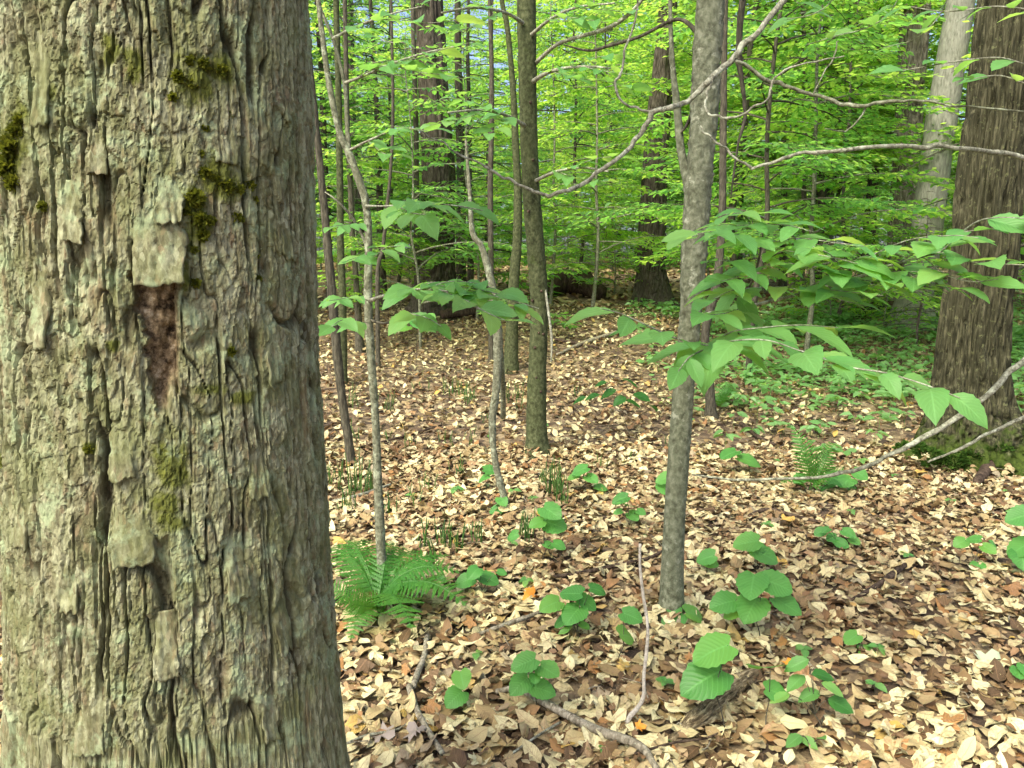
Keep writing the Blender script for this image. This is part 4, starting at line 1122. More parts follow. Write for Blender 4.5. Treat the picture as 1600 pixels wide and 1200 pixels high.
for a_ in [((574, 352, yE), (555, 350, 3.0), (532, 352, 2.7), (512, 355, 2.6)), ((577, 400, yE), (560, 402, 3.0), (540, 408, 2.8)), ((577, 470, yE), (555, 464, 3.0), (528, 468, 2.7), (512, 470, 2.6)), ((578, 505, yE), (560, 503, 3.0), (535, 500, 2.7), (518, 510, 2.6)), ((578, 410, yE), (600, 388, 3.0), (625, 384, 2.8))]:
    spray(tE, a_, 40, .06, droop=(-.35, .15), face=.25, start=.35, twig_r=.0016)

# leafy limbs higher up on the mottled sapling and the olive tree
for lim, leaves in [([(538, 130, 5, yE), (570, 118, 4, 3.2), (610, 100, 3, 3.05), (660, 84, 3, 2.95), (720, 70, 2, 2.9)], [((560, 120, 3.22), (590, 105, 3.1), (640, 95, 3.0), (690, 78, 2.9), (740, 66, 2.85)), ((610, 100, 3.05), (650, 112, 2.95), (700, 118, 2.85), (740, 128, 2.8))]),
                    ([(520, 60, 5, yE), (560, 40, 4, 3.3), (610, 22, 3, 3.2), (660, 10, 2, 3.1)], [((580, 32, 3.25), (620, 30, 3.1), (670, 36, 3.0), (720, 30, 2.95)), ((560, 40, 3.3), (590, 60, 3.1), (620, 68, 3.0))]),
                    ([(546, 235, 5, yE), (575, 220, 4, 3.2), (610, 205, 3, 3.1)], [((590, 212, 3.15), (630, 200, 3.0), (670, 205, 2.95)), ((575, 220, 3.2), (600, 240, 3.05), (625, 245, 3.0))])]:
    stem(tE, 'limb', lim, M['twig'], None, 7)
    for a_ in leaves: spray(tE, a_, 46, .045, droop=(-.3, .15), face=.2, start=.05, twig_r=.0018)
for lim, leaves in [([(828, 130, 8, yC), (860, 112, 6, 5.5), (910, 104, 4, 5.2), (970, 108, 3, 5.0)], [((860, 112, 5.5), (900, 122, 5.2), (950, 128, 5.0), (990, 140, 4.9)), ((880, 108, 5.4), (920, 92, 5.2), (970, 84, 5.0)), ((910, 104, 5.2), (950, 112, 5.0), (1010, 118, 4.9))]),
                    ([(826, 200, 7, yC), (790, 180, 5, 5.5), (750, 172, 4, 5.2), (700, 176, 3, 5.0)], [((780, 177, 5.45), (740, 160, 5.2), (700, 152, 5.1)), ((760, 173, 5.3), (720, 186, 5.1), (670, 196, 5.0)), ((790, 180, 5.5), (770, 205, 5.2), (740, 216, 5.1))]),
                    ([(823, 40, 7, yC), (790, 20, 5, 5.5), (740, 12, 4, 5.2), (690, 20, 3, 5.0)], [((780, 18, 5.45), (740, 40, 5.2), (700, 52, 5.1)), ((760, 14, 5.3), (720, -5, 5.1), (680, 0, 5.0))]),
                    ([(831, 285, 6, yC), (870, 268, 5, 5.5), (910, 262, 4, 5.3), (950, 268, 3, 5.1)], [((870, 268, 5.5), (910, 280, 5.3), (960, 284, 5.1)), ((890, 264, 5.4), (930, 248, 5.2), (975, 244, 5.1))]),
                    ([(824, 60, 7, yC), (860, 30, 5, 5.5), (900, 12, 4, 5.3), (960, 5, 3, 5.1)], [((860, 30, 5.5), (900, 28, 5.3), (950, 36, 5.1)), ((900, 12, 5.3), (940, 15, 5.2), (1000, 20, 5.1))])]:
    stem(tC, 'limb', lim, M['twig'], None, 7)
    for a_ in leaves: spray(tC, a_, 34, .05, droop=(-.35, .15), face=.25, start=.0, twig_r=.0025)

# overhanging beech: trunk just outside the picture on the right, bare boughs reaching in
bo = np.array([2.25, 2.55, 0]); bo[2] = ter(bo[0], bo[1])
tO = thing('beech_tree', 'overhanging beech whose bare grey boughs cross in front of the young trees', 'tree', bo)
q, r = smooth_path(np.array([bo + [0, 0, -.1], bo + [.02, 0, .8], bo + [.0, .02, 1.8], bo + [.05, 0, 3.0], bo + [.1, .05, 4.5]]), [.07, .055, .05, .042, .02], 16)
mb = MB(); mb.add(*tube(q, r, 20, bumpy(.06, .03, .05, 300))); mb.build('trunk', M['beech_rough'], tO)
def bough(pts, mat='twig', first=None, n=9, rough_=.1):
    q, r = pxpath(pts)
    if first is not None:
        q = np.vstack([first, q]); r = np.append(r[0] * 1.25, r)
    q, r = smooth_path(q, r * .78, 10)
    sd_ = random.uniform(0, 90); tt = np.arange(len(q)) * .35 + sd_
    q = q + .006 * np.stack([n2(tt, tt * 0, 5), n2(tt, tt * 0 + 3, 6), n2(tt, tt * 0 + 7, 7)], 1) * np.minimum(1, np.arange(len(q)) / 6)[:, None]
    mb = MB(); mb.add(*tube(q, r, n, bumpy(rough_ * 1.8, .012, .02, 310))); return mb.build('bough', M[mat], tO)
bough([(1330, -110, 11, 2.3), (1225, 0, 11, 2.25), (1185, 50, 11, 2.2), (1140, 92, 12, 2.2), (1105, 130, 12, 2.15), (1075, 158, 11, 2.15), (1050, 168, 10, 2.1), (1022, 175, 10, 2.1), (1000, 210, 9, 2.1), (960, 250, 9, 2.05), (915, 285, 8, 2.05), (880, 300, 8, 2.0), (848, 306, 8, 2.0), (810, 290, 6, 2.0), (770, 265, 5, 2.0), (730, 245, 4, 2.0), (690, 222, 3, 2.0), (655, 202, 2, 2.0)], first=bo + [.05, 0, 2.95])
bough([(1138, 95, 8, 2.2), (1160, 100, 8, 2.2), (1200, 125, 8, 2.2), (1240, 137, 7, 2.2), (1290, 155, 7, 2.2), (1340, 165, 7, 2.15), (1390, 160, 6, 2.15), (1440, 158, 5, 2.1), (1500, 165, 4, 2.1), (1600, 173, 3, 2.1)], 'sapling')
bough([(1022, 175, 6, 2.1), (985, 166, 5, 2.1), (963, 138, 5, 2.1), (972, 95, 5, 2.1), (990, 40, 4, 2.1), (996, 0, 3, 2.1), (1000, -60, 2, 2.1)])
bough([(1112, 126, 6, 2.15), (1103, 158, 5, 2.13), (1112, 180, 5, 2.1), (1150, 182, 5, 2.1), (1190, 160, 4, 2.1), (1215, 118, 4, 2.1), (1260, 100, 3, 2.1), (1320, 88, 2, 2.1)])
bough([(1720, 280, 14, 2.4), (1600, 248, 10, 2.3), (1500, 233, 9, 2.2), (1420, 227, 9, 2.15), (1330, 232, 8, 2.1), (1250, 240, 7, 2.1), (1175, 263, 6, 2.1)], first=bo + [0, 0, 1.72])
bough([(1174, 262, 6, 2.1), (1150, 245, 5, 2.1), (1122, 222, 5, 2.1), (1092, 198, 3, 2.1)])
bough([(1720, 470, 15, 2.4), (1600, 562, 12, 2.3), (1540, 620, 11, 2.25), (1470, 670, 11, 2.2), (1400, 705, 9, 2.15), (1340, 732, 8, 2.15), (1270, 746, 6, 2.15), (1180, 751, 5, 2.2), (1080, 742, 3, 2.3)], first=bo + [0, 0, 1.45])
bough([(1720, 600, 9, 2.4), (1600, 650, 7, 2.35), (1520, 690, 6, 2.3), (1450, 724, 4, 2.3)], first=bo + [0, 0, 1.1])
bough([(1355, 164, 4, 2.15), (1340, 190, 4, 2.15), (1320, 205, 3, 2.15), (1290, 200, 2, 2.1)], 'sapling')
bough([(1270, 148, 3, 2.2), (1300, 90, 3, 2.2), (1310, 60, 2, 2.2)], 'sapling')
for a_ in [((1600, 100, 2.0), (1560, 90, 2.0), (1500, 95, 2.0), (1440, 105, 2.0), (1400, 112, 2.0)), ((1640, 20, 2.2), (1560, 10, 2.2), (1480, 18, 2.2), (1420, 10, 2.2)), ((1330, -60, 2.4), (1300, 0, 2.5), (1270, 22, 2.5), (1230, 30, 2.5)), ((1420, -40, 2.6), (1390, 20, 2.6), (1350, 45, 2.6), (1310, 55, 2.6), (1260, 70, 2.6)),
           ((1500, -60, 2.8), (1470, 20, 2.8), (1430, 60, 2.8), (1380, 75, 2.8)), ((1200, -60, 3.2), (1230, -10, 3.2), (1270, 20, 3.2)), ((1600, 130, 2.1), (1560, 118, 2.1), (1510, 125, 2.05))]:
    far_ = np.array([P(*a_[0])])
    spray(tO, a_, 52, .06, droop=(-.35, .2), face=.35, start=.1, twig_r=.002)

# ------------------------------------------------------------------ seedlings with round leaves
PETIOLE = MB(); PETIOLE.add(*tube(np.array([[0, 0, 0], [0, .33, .03], [0, .7, .02], [0, 1, 0]]), [.012, .010, .009, .008], 5))
def seedling(base, leaves, label, mesh=None, name='hobblebush_seedling', group=None, cat='plant', tilt=.75):
    """base pixel on the ground; leaves (px, py, width_px) at their centres"""
    g = G(*base)
    t = thing(name, label, cat, g, group)
    meshes = mesh or HEART_ME
    cx = np.mean([l[0] for l in leaves]); cyy = max(l[1] for l in leaves)
    top = P(cx * .6 + base[0] * .4, min(cyy + 15, base[1] - 4), g[1] + .01)
    if top[2] < g[2] + .02: top[2] = g[2] + .03
    q, r = smooth_path(np.array([g + [0, 0, -.01], (g + top) / 2 + [random.uniform(-.01, .01), random.uniform(-.01, .01), 0], top]), [.0026, .0022, .0018], 5)
    mb = MB(); mb.add(*tube(q, r, 6)); mb.build('stem', M['dark_stem'], t)
    for l in leaves:
        yl = g[1] + random.uniform(-.03, .03) - .0004 * (l[1] - cyy + 20)
        c = P(l[0], l[1], yl)
        ln = l[2] * yl / FPX * 1.06
        out = c - top; out[2] *= .3
        if np.linalg.norm(out) < .01: out = np.array([random.uniform(-1, 1), -.5, 0])
        a = math.atan2(out[1], out[0]) + random.gauss(0, .35)
        d = np.array([math.cos(a), math.sin(a) * .8 - .2, -.28 + random.gauss(0, .12)])
        d /= np.linalg.norm(d)
        to = CAMP - c; to /= np.linalg.norm(to)
        n = np.array([random.gauss(0, .16), random.gauss(0, .16), 1.0]) + to * tilt
        b_ = c - d * ln * .5
        place(random.choice(meshes), 'leaf', t, b_, d, n, ln, random.uniform(.92, 1.08))
        mid = (top + b_) / 2 + np.array([0, 0, .012])
        q, r = smooth_path(np.array([top, mid, b_ + d * ln * .04]), [.0015, .0013, .0011], 3)
        mb = MB(); mb.add(*tube(q, r, 5)); mb.build('petiole', M['dark_stem'], t)
    return t

SD = [((850, 884), [(862, 800, 38), (838, 818, 26), (868, 820, 38), (800, 838, 22), (858, 852, 17), (874, 852, 22)], 'six-leaved round-leaf seedling beside the small horsetail tuft'),
      ((905, 1004), [(859, 945, 38), (891, 927, 38), (895, 961, 42), (918, 942, 34), (875, 972, 26), (914, 978, 18), (935, 922, 28)], 'bushy round-leaf seedling left of the white upright twig'),
      ((962, 1045), [(988, 963, 34), (979, 993, 36)], 'two-leaved seedling touching the white upright twig'),
      ((1050, 992), [(1050, 967, 38), (1087, 960, 40)], 'two-leaved seedling at the foot of the rough young beech'),
      ((1188, 1012), [(1130, 942, 44), (1175, 915, 52), (1217, 914, 46), (1174, 950, 56), (1232, 947, 46), (1142, 958, 28)], 'large round-leaf plant with five broad leaves right of the young beech foot'),
      ((1186, 905), [(1165, 848, 40), (1197, 868, 42)], 'folded two-leaved seedling standing behind the large five-leaf plant'),
      ((1136, 1160), [(1110, 1018, 64), (1097, 1063, 78)], 'pair of broad heart leaves over the rotten log'),
      ((1196, 1152), [(1195, 1042, 68), (1215, 1082, 40)], 'tall heart-leaved seedling rising beside the dark-leaved seedling'),
      ((842, 1126), [(817, 1037, 42), (858, 1048, 40), (812, 1070, 42), (850, 1078, 40), (836, 1060, 20)], 'four-leaved bright seedling above the fallen grey branch'),
      ((724, 1116), [(722, 1062, 34), (710, 1091, 38)], 'two-leaved seedling right of the forked dead stick'),
      ((1156, 742), [(1138, 710, 32), (1172, 720, 36)], 'two-leaved seedling behind the young beech under the arching bough'),
      ((1040, 795), [(1037, 748, 28), (1040, 764, 28)], 'two-leaved seedling tucked against the left of the young beech'),
      ((985, 832), [(968, 780, 26), (984, 790, 22), (1002, 800, 16), (990, 806, 20), (965, 800, 14)], 'low seedling of small round leaves in the litter left of the beech'),
      ((752, 934), [(740, 895, 26), (725, 908, 30), (765, 905, 32), (785, 895, 16)], 'low three-leaved seedling at the right tip of the large fern'),
      ((782, 812), [(785, 783, 22), (775, 797, 22)], 'small seedling at the foot of the crooked pale sapling'),
      ((757, 772), [(755, 747, 22), (768, 735, 24)], 'small pale seedling beside the kink of the crooked sapling'),
      ((1512, 890), [(1500, 848, 22), (1520, 843, 22), (1546, 858, 22), (1528, 888, 26), (1555, 852, 18)], 'yellow-green seedling in the open litter below the mossy tree'),
      ((1306, 862), [(1280, 832, 18), (1300, 840, 20), (1316, 850, 22), (1327, 833, 22), (1336, 845, 18), (1290, 828, 14)], 'clover-like seedling of small oval leaves in open litter'),
      ((910, 775), [(905, 735, 26), (925, 748, 24), (940, 762, 20), (895, 745, 18)], 'seedling beside the tall dark horsetail tuft'),
      ((1100, 905), [(1102, 872, 30), (1112, 880, 22)], 'jagged-leaved seedling behind the large five-leaf plant'),
      ((1350, 1032), [(1330, 998, 30), (1358, 1020, 30)], 'pointed bright seedling beside the long pale curled leaf'),
      ((1605, 900), [(1592, 808, 40), (1594, 856, 44), (1598, 872, 40)], 'bright yellow-green plant leaning in at the open litter'),
      ((1596, 1075), [(1592, 1052, 26), (1602, 1046, 24)], 'small round-leaved seedling beside the grey-green dead leaf'),
      ((1270, 770), [(1250, 748, 26), (1312, 750, 34), (1300, 768, 30), (1330, 765, 26)], 'broad-leaved seedling under the arching bough beside the upright ferns'),
      ((1335, 770), [(1322, 752, 28), (1345, 742, 24)], 'small seedling between the upright ferns and the mossy roots'),
      ((650, 590), [(628, 512, 26), (655, 505, 26), (672, 498, 22)], 'leafy seedling on the rise in front of the massive hemlock')]
for b_, lv, lb in SD:
    seedling(b_, lv, lb, tilt=.5 if b_[1] < 800 else .8)
seedling((1282, 1150), [(1244, 1038, 44), (1243, 1066, 44), (1287, 1056, 38), (1264, 1086, 42), (1302, 1076, 38), (1314, 1102, 42), (1218, 1090, 36)], 'many-stemmed seedling with darker pointed leaves beside the rotten log', DARK_ME[:1] + BEECH_ME[:2], 'maple_seedling')
seedling((1268, 1188), [(1240, 1157, 36), (1265, 1160, 32), (1283, 1152, 28)], 'low three-leaved seedling in front of the darker pointed-leaf seedling', BEECH_ME[:2], 'maple_seedling')
seedling((985, 688), [(985, 597, 26), (950, 615, 28), (968, 626, 26), (1003, 620, 28), (1020, 636, 26), (938, 600, 22), (925, 620, 26), (905, 625, 24), (990, 630, 26)], 'dark green leafy seedling behind the young beech, left of it', DARK_ME, 'maple_seedling', tilt=.35)
NEAR = [((590, 950), 'the large fern'), ((840, 712), 'the olive tree'), ((798, 808), 'the crooked pale sapling'), ((553, 738), 'the dark leaning sapling'), ((1048, 972), 'the rough young beech'), ((1262, 775), 'the upright fern'), ((1520, 720), 'the mossy stout tree'), ((1110, 1128), 'the rotten log'), ((900, 1150), 'the curving grey branch'), ((1306, 862), 'the clover-like seedling'), ((1420, 1050), 'the grey-green dead leaf'), ((720, 610), 'the slope below the massive hemlock')]
def near(px, py):
    return min(NEAR, key=lambda l: math.hypot(l[0][0] - px, 1.6 * (l[0][1] - py)))[1]
LS = ['tiny two-leaved green seedling near ', 'tiny three-leaved green seedling near ', 'tiny four-leaved green seedling near ']
occ = 0
while occ < 46:
    px, py = random.uniform(530, 1600), random.uniform(560, 1190)
    if random.random() > .45 + .4 * (py < 900): continue
    g = G(px, py); s_ = random.choice([.6, 1, 1.4]) * 1.0
    nl_ = random.choice([2, 3, 4])
    pl = thing('seedling', LS[nl_ - 2] + near(px, py), 'plant', g, 'tiny seedlings in the litter')
    mb = MB(); tp_ = g + np.array([0, 0, .035 * s_]); mb.add(*tube(np.array([g, (g + tp_) / 2, tp_]), [.0015, .0013, .001], 4)); mb.build('stem', M['dark_stem'], pl)
    a0 = random.uniform(0, 6.28)
    for k in range(nl_):
        a = a0 + k * 2.0 + random.uniform(-.3, .3)
        place(random.choice(BEECH_ME), 'leaf', pl, tp_, (math.cos(a), math.sin(a), random.uniform(-.3, .25)), (random.gauss(0, .2), -.3, 1), random.uniform(.03, .05) * s_, 1.15)
    occ += 1

# ------------------------------------------------------------------ ground cover on the right rise
cov = MB(); n = 0
X_ = rng.uniform(1.1, 10, 16000); Y_ = rng.uniform(5.4, 15.0, 16000)
D_ = np.exp(-((Y_ - 9.6) / 2.7) ** 2) * np.clip((X_ - 1.4) / 1.4, 0, 1) * (.50 + .65 * n2(X_ / 1.1, Y_ / 1.1, 91))
keep = np.nonzero(rng.random(16000) < D_)[0][:4200]
Z_ = terrain(X_, Y_)
for ii in keep:
    x, y, z = X_[ii], Y_[ii], Z_[ii]; h = random.uniform(.05, .2)
    k = random.randint(3, 6); a = random.uniform(0, 6.28) + np.arange(k) * 6.28 / k + rng.normal(0, .3, k)
    pos = np.stack([x + .02 * np.cos(a), y + .02 * np.sin(a), z + h + rng.uniform(-.03, .02, k)], 1)
    d = np.stack([np.cos(a), np.sin(a), rng.uniform(-.35, .1, k)], 1); nn = np.stack([rng.normal(0, .25, k), rng.normal(-.2, .25, k), np.ones(k)], 1)
    scatter(cov, TINY[ii % 3], pos, frames(d, nn), rng.uniform(.06, .115, k), luv=False)
    cov.add(*tube(np.array([[x, y, z], [x, y, z + h]]), [.0016, .0014], 3, cap=False))
o = cov.build('ground_cover', M['cover_leaf'], smooth=False, kind='stuff')
tag(o, 'low green herb cover spreading over the litter behind the mossy tree', 'ground cover')

# ------------------------------------------------------------------ ferns
def frond_mesh(seed, L=1.0):
    """arching twice-cut frond along +y, rising then falling; length 1"""
    r = np.random.default_rng(seed); mb = MB(); k = 17
    t = np.linspace(0, 1, 30)
    ax = np.column_stack([.04 * np.sin(t * 3 + seed), t, .30 * np.sin(t * 2.4) - .22 * t ** 2])
    mb.add(*tube(ax, np.linspace(.008, .002, 30), 5, cap=False))
    for i in range(k):
        f = .16 + .84 * i / k
        c = np.array([np.interp(f, t, ax[:, j]) for j in range(3)]); c2 = np.array([np.interp(min(f + .02, 1), t, ax[:, j]) for j in range(3)])
        d = c2 - c; d = d / (np.linalg.norm(d) + 1e-9) if np.linalg.norm(d) > 1e-6 else np.array([0, 1, 0])
        ln = .26 * math.sin(math.pi * min(1, .16 + f * .86)) ** .8 + .012
        for sg in (-1, 1):
            sd = np.array([sg, .32, -.16 + r.normal(0, .08)]); sd /= np.linalg.norm(sd)
            up = np.cross(d, sd) * sg
            m = 7; V, T = [], []
            for j in range(m):                           # toothed pinnules
                g = j / m; p = c + sd * ln * g; wv = .0215 * (1 - g ** 1.6) + .003
                for s2 in (-1, 1):
                    b_ = len(V)
                    V += [p - sd * ln * .01, p + sd * ln * .15, p + sd * ln * .155 + d * s2 * wv * .92 + up * .004, p + sd * ln * .06 + d * s2 * wv]
                    T.append((b_, b_ + 1, b_ + 2, b_ + 3))
            b_ = len(V); V += [c + sd * ln * .94 - d * .005, c + sd * ln * 1.08, c + sd * ln * .94 + d * .005, c + sd * ln * .9]; T.append((b_, b_ + 1, b_ + 2, b_ + 3))
            mb.add(np.array(V), np.array(T))
    return mb.mesh('frond', M['fern'], smooth=False)
FROND = [frond_mesh(s) for s in (1, 2, 3)]
def fern(base, tips, label, rise=.16):
    g = G(*base); t = thing('fern', label, 'fern', g)
    mb = MB()
    for k in range(7):
        a = k * .9; mb.add(*tube(np.array([g + [0, 0, -.01], g + [.012 * math.cos(a), .012 * math.sin(a), .03], g + [.02 * math.cos(a), .02 * math.sin(a), .05]]), [.006, .005, .003], 5))
    mb.build('crown', M['dark_stem'], t)
    for (tx, ty, dy) in tips:
        e = P(tx, ty, g[1] + dy); d = e - (g + [0, 0, .03]); L = np.linalg.norm(d)
        n = np.array([random.gauss(0, .12), random.gauss(0, .12) - (.12 if d[2] < .5 * L else 2.0), 1.0])
        place(random.choice(FROND), 'frond', t, g + np.array([0, 0, .03]), d, n, L, random.uniform(.75, .95) if d[2] > .5 * L else random.uniform(.95, 1.15))
    return t
fern((585, 962), [(510, 855, .25), (505, 905, -.05), (530, 935, -.25), (545, 842, .35), (618, 845, .3), (660, 860, .3), (705, 868, .15), (722, 895, 0), (732, 948, -.2), (640, 985, -.38), (545, 1000, -.3), (690, 920, -.1)], 'large spreading green fern at the foot of the mottled sapling')
fern((1262, 775), [(1240, 665, .05), (1300, 690, .05), (1216, 755, -.1), (1335, 740, -.1)], 'upright dark fern beside the broad-leaved seedling, beyond the arching bough')
fern((1120, 640), [(1145, 598, .1), (1150, 625, -.1), (1105, 612, .1), (1135, 612, -.2), (1160, 612, .2)], 'small fern at the foot of the dark thin trunk behind the beech')

# ------------------------------------------------------------------ horsetail tufts
HT = [(528, 760, 6, 40), (560, 770, 9, 60), (545, 800, 5, 36), (578, 772, 6, 50), (610, 800, 4, 30), (645, 790, 4, 34), (668, 770, 4, 28), (715, 745, 5, 30), (640, 700, 4, 26), (700, 700, 3, 26), (735, 690, 4, 24), (660, 860, 5, 44), (690, 855, 6, 50), (715, 865, 7, 48), (745, 850, 5, 40), (672, 880, 4, 38), (720, 620, 8, 26), (735, 628, 9, 28), (700, 615, 5, 24),
      (790, 625, 7, 26), (815, 622, 7, 26), (805, 640, 5, 22), (612, 640, 5, 26), (545, 640, 5, 34), (550, 690, 4, 28), (870, 775, 14, 58), (876, 790, 8, 50), (822, 842, 9, 46), (850, 760, 4, 28), (768, 690, 3, 22), (905, 620, 4, 18), (600, 690, 3, 22), (755, 660, 3, 18), (655, 610, 4, 16), (940, 730, 3, 22), (1045, 700, 3, 22), (985, 720, 3, 20)]
RUSH = []
for k in range(6):
    q, r = smooth_path(np.array([[0, 0, 0], [random.gauss(0, .05), random.gauss(0, .05), .5], [random.gauss(0, .12), random.gauss(0, .12), 1.0]]), [1, .95, .6], 3)
    mb = MB(); mb.add(*tube(q, r * .035, 6)); RUSH.append(mb.mesh('stem', M['rush']))
for k, (px, py, ns, hpx) in enumerate(HT):
    g = G(px, py); s_ = np.hypot(g[1], 1) / FPX; h0 = hpx * s_
    lb = {25: 'tall dense horsetail tuft beside the olive tree', 27: 'upright horsetail tuft beside the six-leaved seedling'}.get(k, 'tuft of dark green horsetail stems near ' + near(px, py))
    t = thing('horsetail', lb, 'plant', g, 'horsetail tufts in the litter')
    for i in range(int(ns * 1.7)):
        b_ = np.array([random.gauss(0, 7 * s_), random.gauss(0, 14 * s_), 0]); b_[2] = ter(g[0] + b_[0], g[1] + b_[1]) - g[2] - .01
        h = h0 * random.uniform(.35, 1.25)
        o = bpy.data.objects.new('stem', RUSH[(k + i) % 6]); COL.objects.link(o); o.parent = t
        o.location = Vector(b_.tolist()); o.rotation_euler = (random.gauss(0, .06), random.gauss(0, .06), random.uniform(0, 6.28)); o.scale = (.105, .105, h)

# ------------------------------------------------------------------ sticks and rotten wood
def stick(pts, label, mat='dead_wood', lift=.02, name='fallen_branch', rough_=.12, ground_=True, n=10):
    q, r = [], []
    for px, py, wpx, h in pts:
        g = G(px, py) if ground_ else None
        # a raised point keeps the distance of the ground a little below it
        p = g + np.array([0, 0, h]); q.append(p); r.append(.5 * wpx * p[1] / FPX)
    q, r = smooth_path(np.array(q), r, 8)
    mb = MB(); mb.add(*tube(q, r, n, bumpy(rough_, .012, .03, random.randint(1, 999))))
    o = mb.build(name, M[mat]); rebase(o); return tag(o, label, 'branch')
stick([(775, 1098, 8, .04), (810, 1104, 11, .05), (850, 1120, 13, .05), (890, 1150, 13, .048), (940, 1174, 15, .048), (980, 1186, 15, .048), (1005, 1196, 14, .045), (1025, 1222, 11, .04)], 'grey fallen branch curving past the four-leaved seedling')
stick([(668, 1000, 7, .03), (664, 1040, 9, .03), (652, 1075, 11, .035), (646, 1092, 10, .035)], 'upper piece of broken grey stick left of the two-leaved seedling')
stick([(640, 1095, 12, .035), (650, 1130, 11, .03), (668, 1160, 10, .03), (692, 1205, 9, .03)], 'lower piece of broken grey stick running out of the litter')
stick([(925, 922, 5, .02), (865, 912, 6, .03), (905, 905, 7, .03), (960, 898, 7, .03), (1010, 886, 6, .03), (1040, 870, 4, .03)][1:], 'dark thin branch lying behind the bushy seedling', 'rot')
stick([(740, 1002, 6, .02), (790, 988, 8, .03), (830, 978, 7, .03), (860, 965, 4, .03)], 'pale dead stick lying under the orange maple leaf')
stick([(535, 1182, 5, .03), (570, 1172, 5, .035), (620, 1160, 4, .03), (640, 1150, 3, .03)], 'thin straw-coloured twig beside the huge trunk', 'twig')
stick([(800, 1200, 4, .03), (840, 1172, 4, .035), (876, 1145, 4, .03)], 'thin pale twig under the curving grey branch', 'twig')
stick([(990, 1195, 4, .03), (1050, 1185, 4, .04), (1100, 1172, 4, .03), (1130, 1166, 3, .03)], 'thin dark twig in front of the rotten log', 'rot')
stick([(1170, 812, 6, .02), (1200, 806, 7, .03), (1240, 814, 6, .03), (1290, 826, 5, .02)], 'dark branch on the litter behind the clover-like seedling', 'rot')
stick([(1430, 880, 5, .02), (1400, 905, 10, .03), (1370, 930, 9, .03), (1330, 950, 6, .02)], 'mossy dead stick lying in the open litter', 'rot')
stick([(1150, 660, 6, .02), (1185, 690, 7, .03), (1210, 700, 5, .02)], 'dark stick behind the two-leaved seedling under the bough', 'rot')
stick([(1600, 715, 30, .06), (1570, 722, 26, .05), (1545, 740, 20, .04), (1525, 760, 12, .02)], 'dark dead log leaning out from the mossy roots', 'rot', name='fallen_log')
stick([(560, 705, 3, .02), (620, 690, 4, .02), (690, 668, 3, .02)], 'thin dark twig on the litter beyond the fern', 'rot')
stick([(520, 790, 4, .02), (560, 782, 5, .03), (610, 765, 4, .03)], 'thin twig lying among the horsetails near the mottled sapling', 'twig')
stick([(870, 560, 4, .02), (910, 545, 6, .03), (960, 530, 6, .04), (1000, 515, 4, .03)], 'grey stick on the slope behind the olive tree', 'dead_wood')
stick([(860, 535, 5, .05), (900, 540, 5, .03), (935, 548, 4, .02)], 'dark stick crossing the grey one on the slope', 'rot')
stick([(690, 506, 14, .10), (720, 498, 16, .10), (752, 494, 12, .06)], 'short dark rotten log below the massive hemlock', 'rot', name='fallen_log')
stick([(840, 468, 26, .15), (870, 462, 34, .22), (905, 462, 34, .22), (940, 470, 22, .12)], 'dark rotten log on the mound between the hemlocks', 'rot', name='fallen_log', rough_=.3)
stick([(1330, 500, 10, .06), (1380, 492, 16, .10), (1450, 496, 14, .08), (1500, 502, 8, .05)], 'dark dead log at the foot of the ridged tree', 'rot', name='fallen_log', rough_=.25)
# pale twig standing upright in the litter
g = G(978, 1152); Yt = g[1]
q, r = pxpath([(1000, 850, 4), (1000, 885, 4), (1005, 930, 5), (1012, 980, 5), (1010, 1020, 5), (1006, 1055, 5), (1006, 1085, 6), (998, 1104, 7), (984, 1120, 8), (976, 1140, 8), (974, 1160, 8)], Yt)
q, r = smooth_path(q, r, 6); mb = MB(); mb.add(*tube(q, r, 8, bumpy(.1, .01, .02, 77)))
o = mb.build('dead_twig', M['pale_twig']); rebase(o); tag(o, 'slim whitish dead twig standing upright in the litter', 'twig')
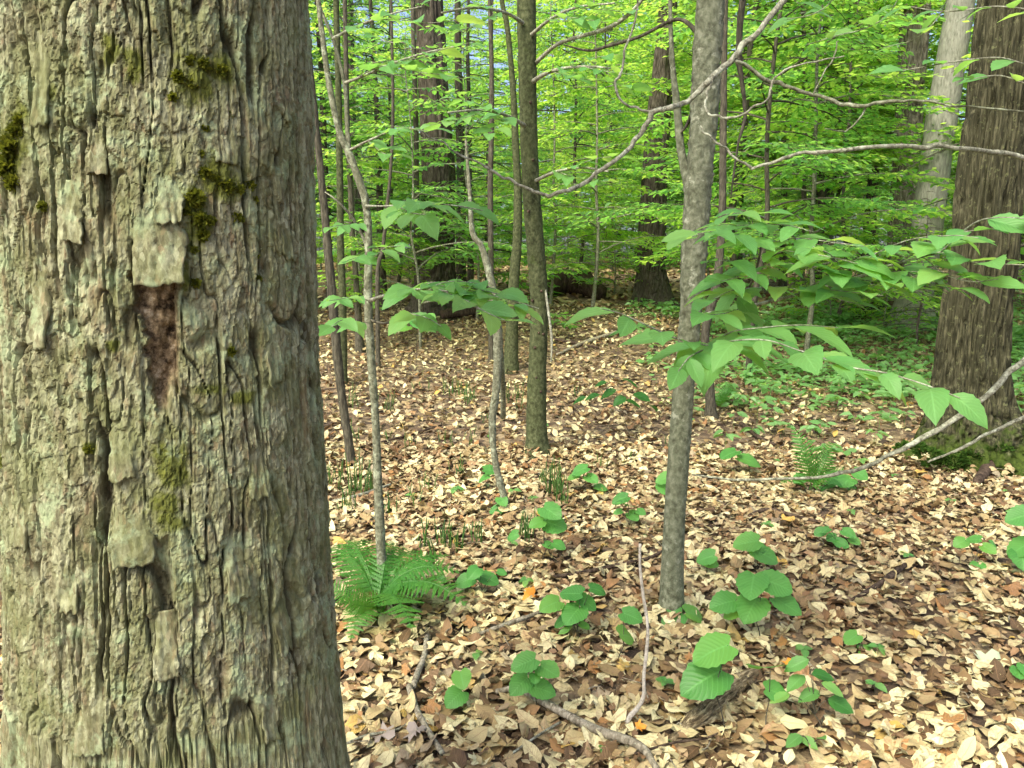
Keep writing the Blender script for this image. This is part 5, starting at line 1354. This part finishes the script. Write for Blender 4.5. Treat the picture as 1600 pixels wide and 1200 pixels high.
# rotten log piece, grain along its length
p0, p1 = G(1050, 1172), G(1186, 1052)
ax_ = p1 - p0; Ll = float(np.linalg.norm(ax_)); zt = np.linspace(0, Ll, 60)
rl = .036 * np.clip(np.sin(np.pi * np.clip(zt / Ll * .94 + .03, 0, 1)), 0, 1) ** .35 * (1 + .25 * n2(zt / .07, zt * 0, 411))
def rotting(r, x, y, s, th):
    return r * (1 + .22 * n3(x / .02, y / .02, s / .12, 412) - .30 * np.exp(-(n3(x / .010, y / .010, s / .09, 413) / .2) ** 2) + .12 * n3(x / .006, y / .006, s / .02, 414))
mb = MB(); mb.add(*tube(np.column_stack([.012 * n2(zt / .06, zt * 0, 415), .010 * n2(zt / .06, zt * 0 + 5, 416), zt]), rl, 44, rotting))
o = mb.build('fallen_log', M['log'])
o.location = Vector((p0 + [0, 0, .012]).tolist()); o.rotation_euler = Vector(ax_.tolist()).to_track_quat('Z', 'Y').to_euler()
tag(o, 'short crumbling rotten log under the broad heart leaves', 'log')
# a few leaves with a look of their own
M['orange_leaf'] = new_mat('orange_dead_leaf')[0]; M['orange_leaf'].node_tree.nodes['Principled BSDF'].inputs['Base Color'].default_value = (.62, .25, .025, 1); M['orange_leaf'].node_tree.nodes['Principled BSDF'].inputs['Roughness'].default_value = .6
M['red_leaf'] = new_mat('crimson_dead_leaf')[0]; M['red_leaf'].node_tree.nodes['Principled BSDF'].inputs['Base Color'].default_value = (.16, .02, .025, 1)
M['slate_leaf'] = new_mat('slate_dead_leaf')[0]; M['slate_leaf'].node_tree.nodes['Principled BSDF'].inputs['Base Color'].default_value = (.26, .215, .18, 1)
M['sage_leaf'] = new_mat('sage_dead_leaf')[0]; M['sage_leaf'].node_tree.nodes['Principled BSDF'].inputs['Base Color'].default_value = (.36, .42, .27, 1)
for px, py, s_, mt, lb in [(810, 942, .10, 'orange_leaf', 'orange'), (528, 1105, .08, 'red_leaf', 'crimson'), (575, 1160, .11, 'slate_leaf', 'slate grey'), (985, 1155, .05, 'orange_leaf', 'orange'), (1225, 1062, .08, 'orange_leaf', 'orange'), (1525, 1055, .13, 'sage_leaf', 'grey-green'), (660, 1180, .10, 'slate_leaf', 'slate grey'), (1215, 1112, .05, 'orange_leaf', 'orange')]:
    g = G(px, py) + np.array([0, 0, .042])
    me = tmesh('dead_leaf', MAPLE[random.randint(0, 7)], M[mt])
    o = place(me, 'dead_leaf', ground, g, (random.uniform(-1, 1), random.uniform(-.3, 1), 0), (0, -.3, 1), s_)
    o['label'] = lb + ' fallen leaf'
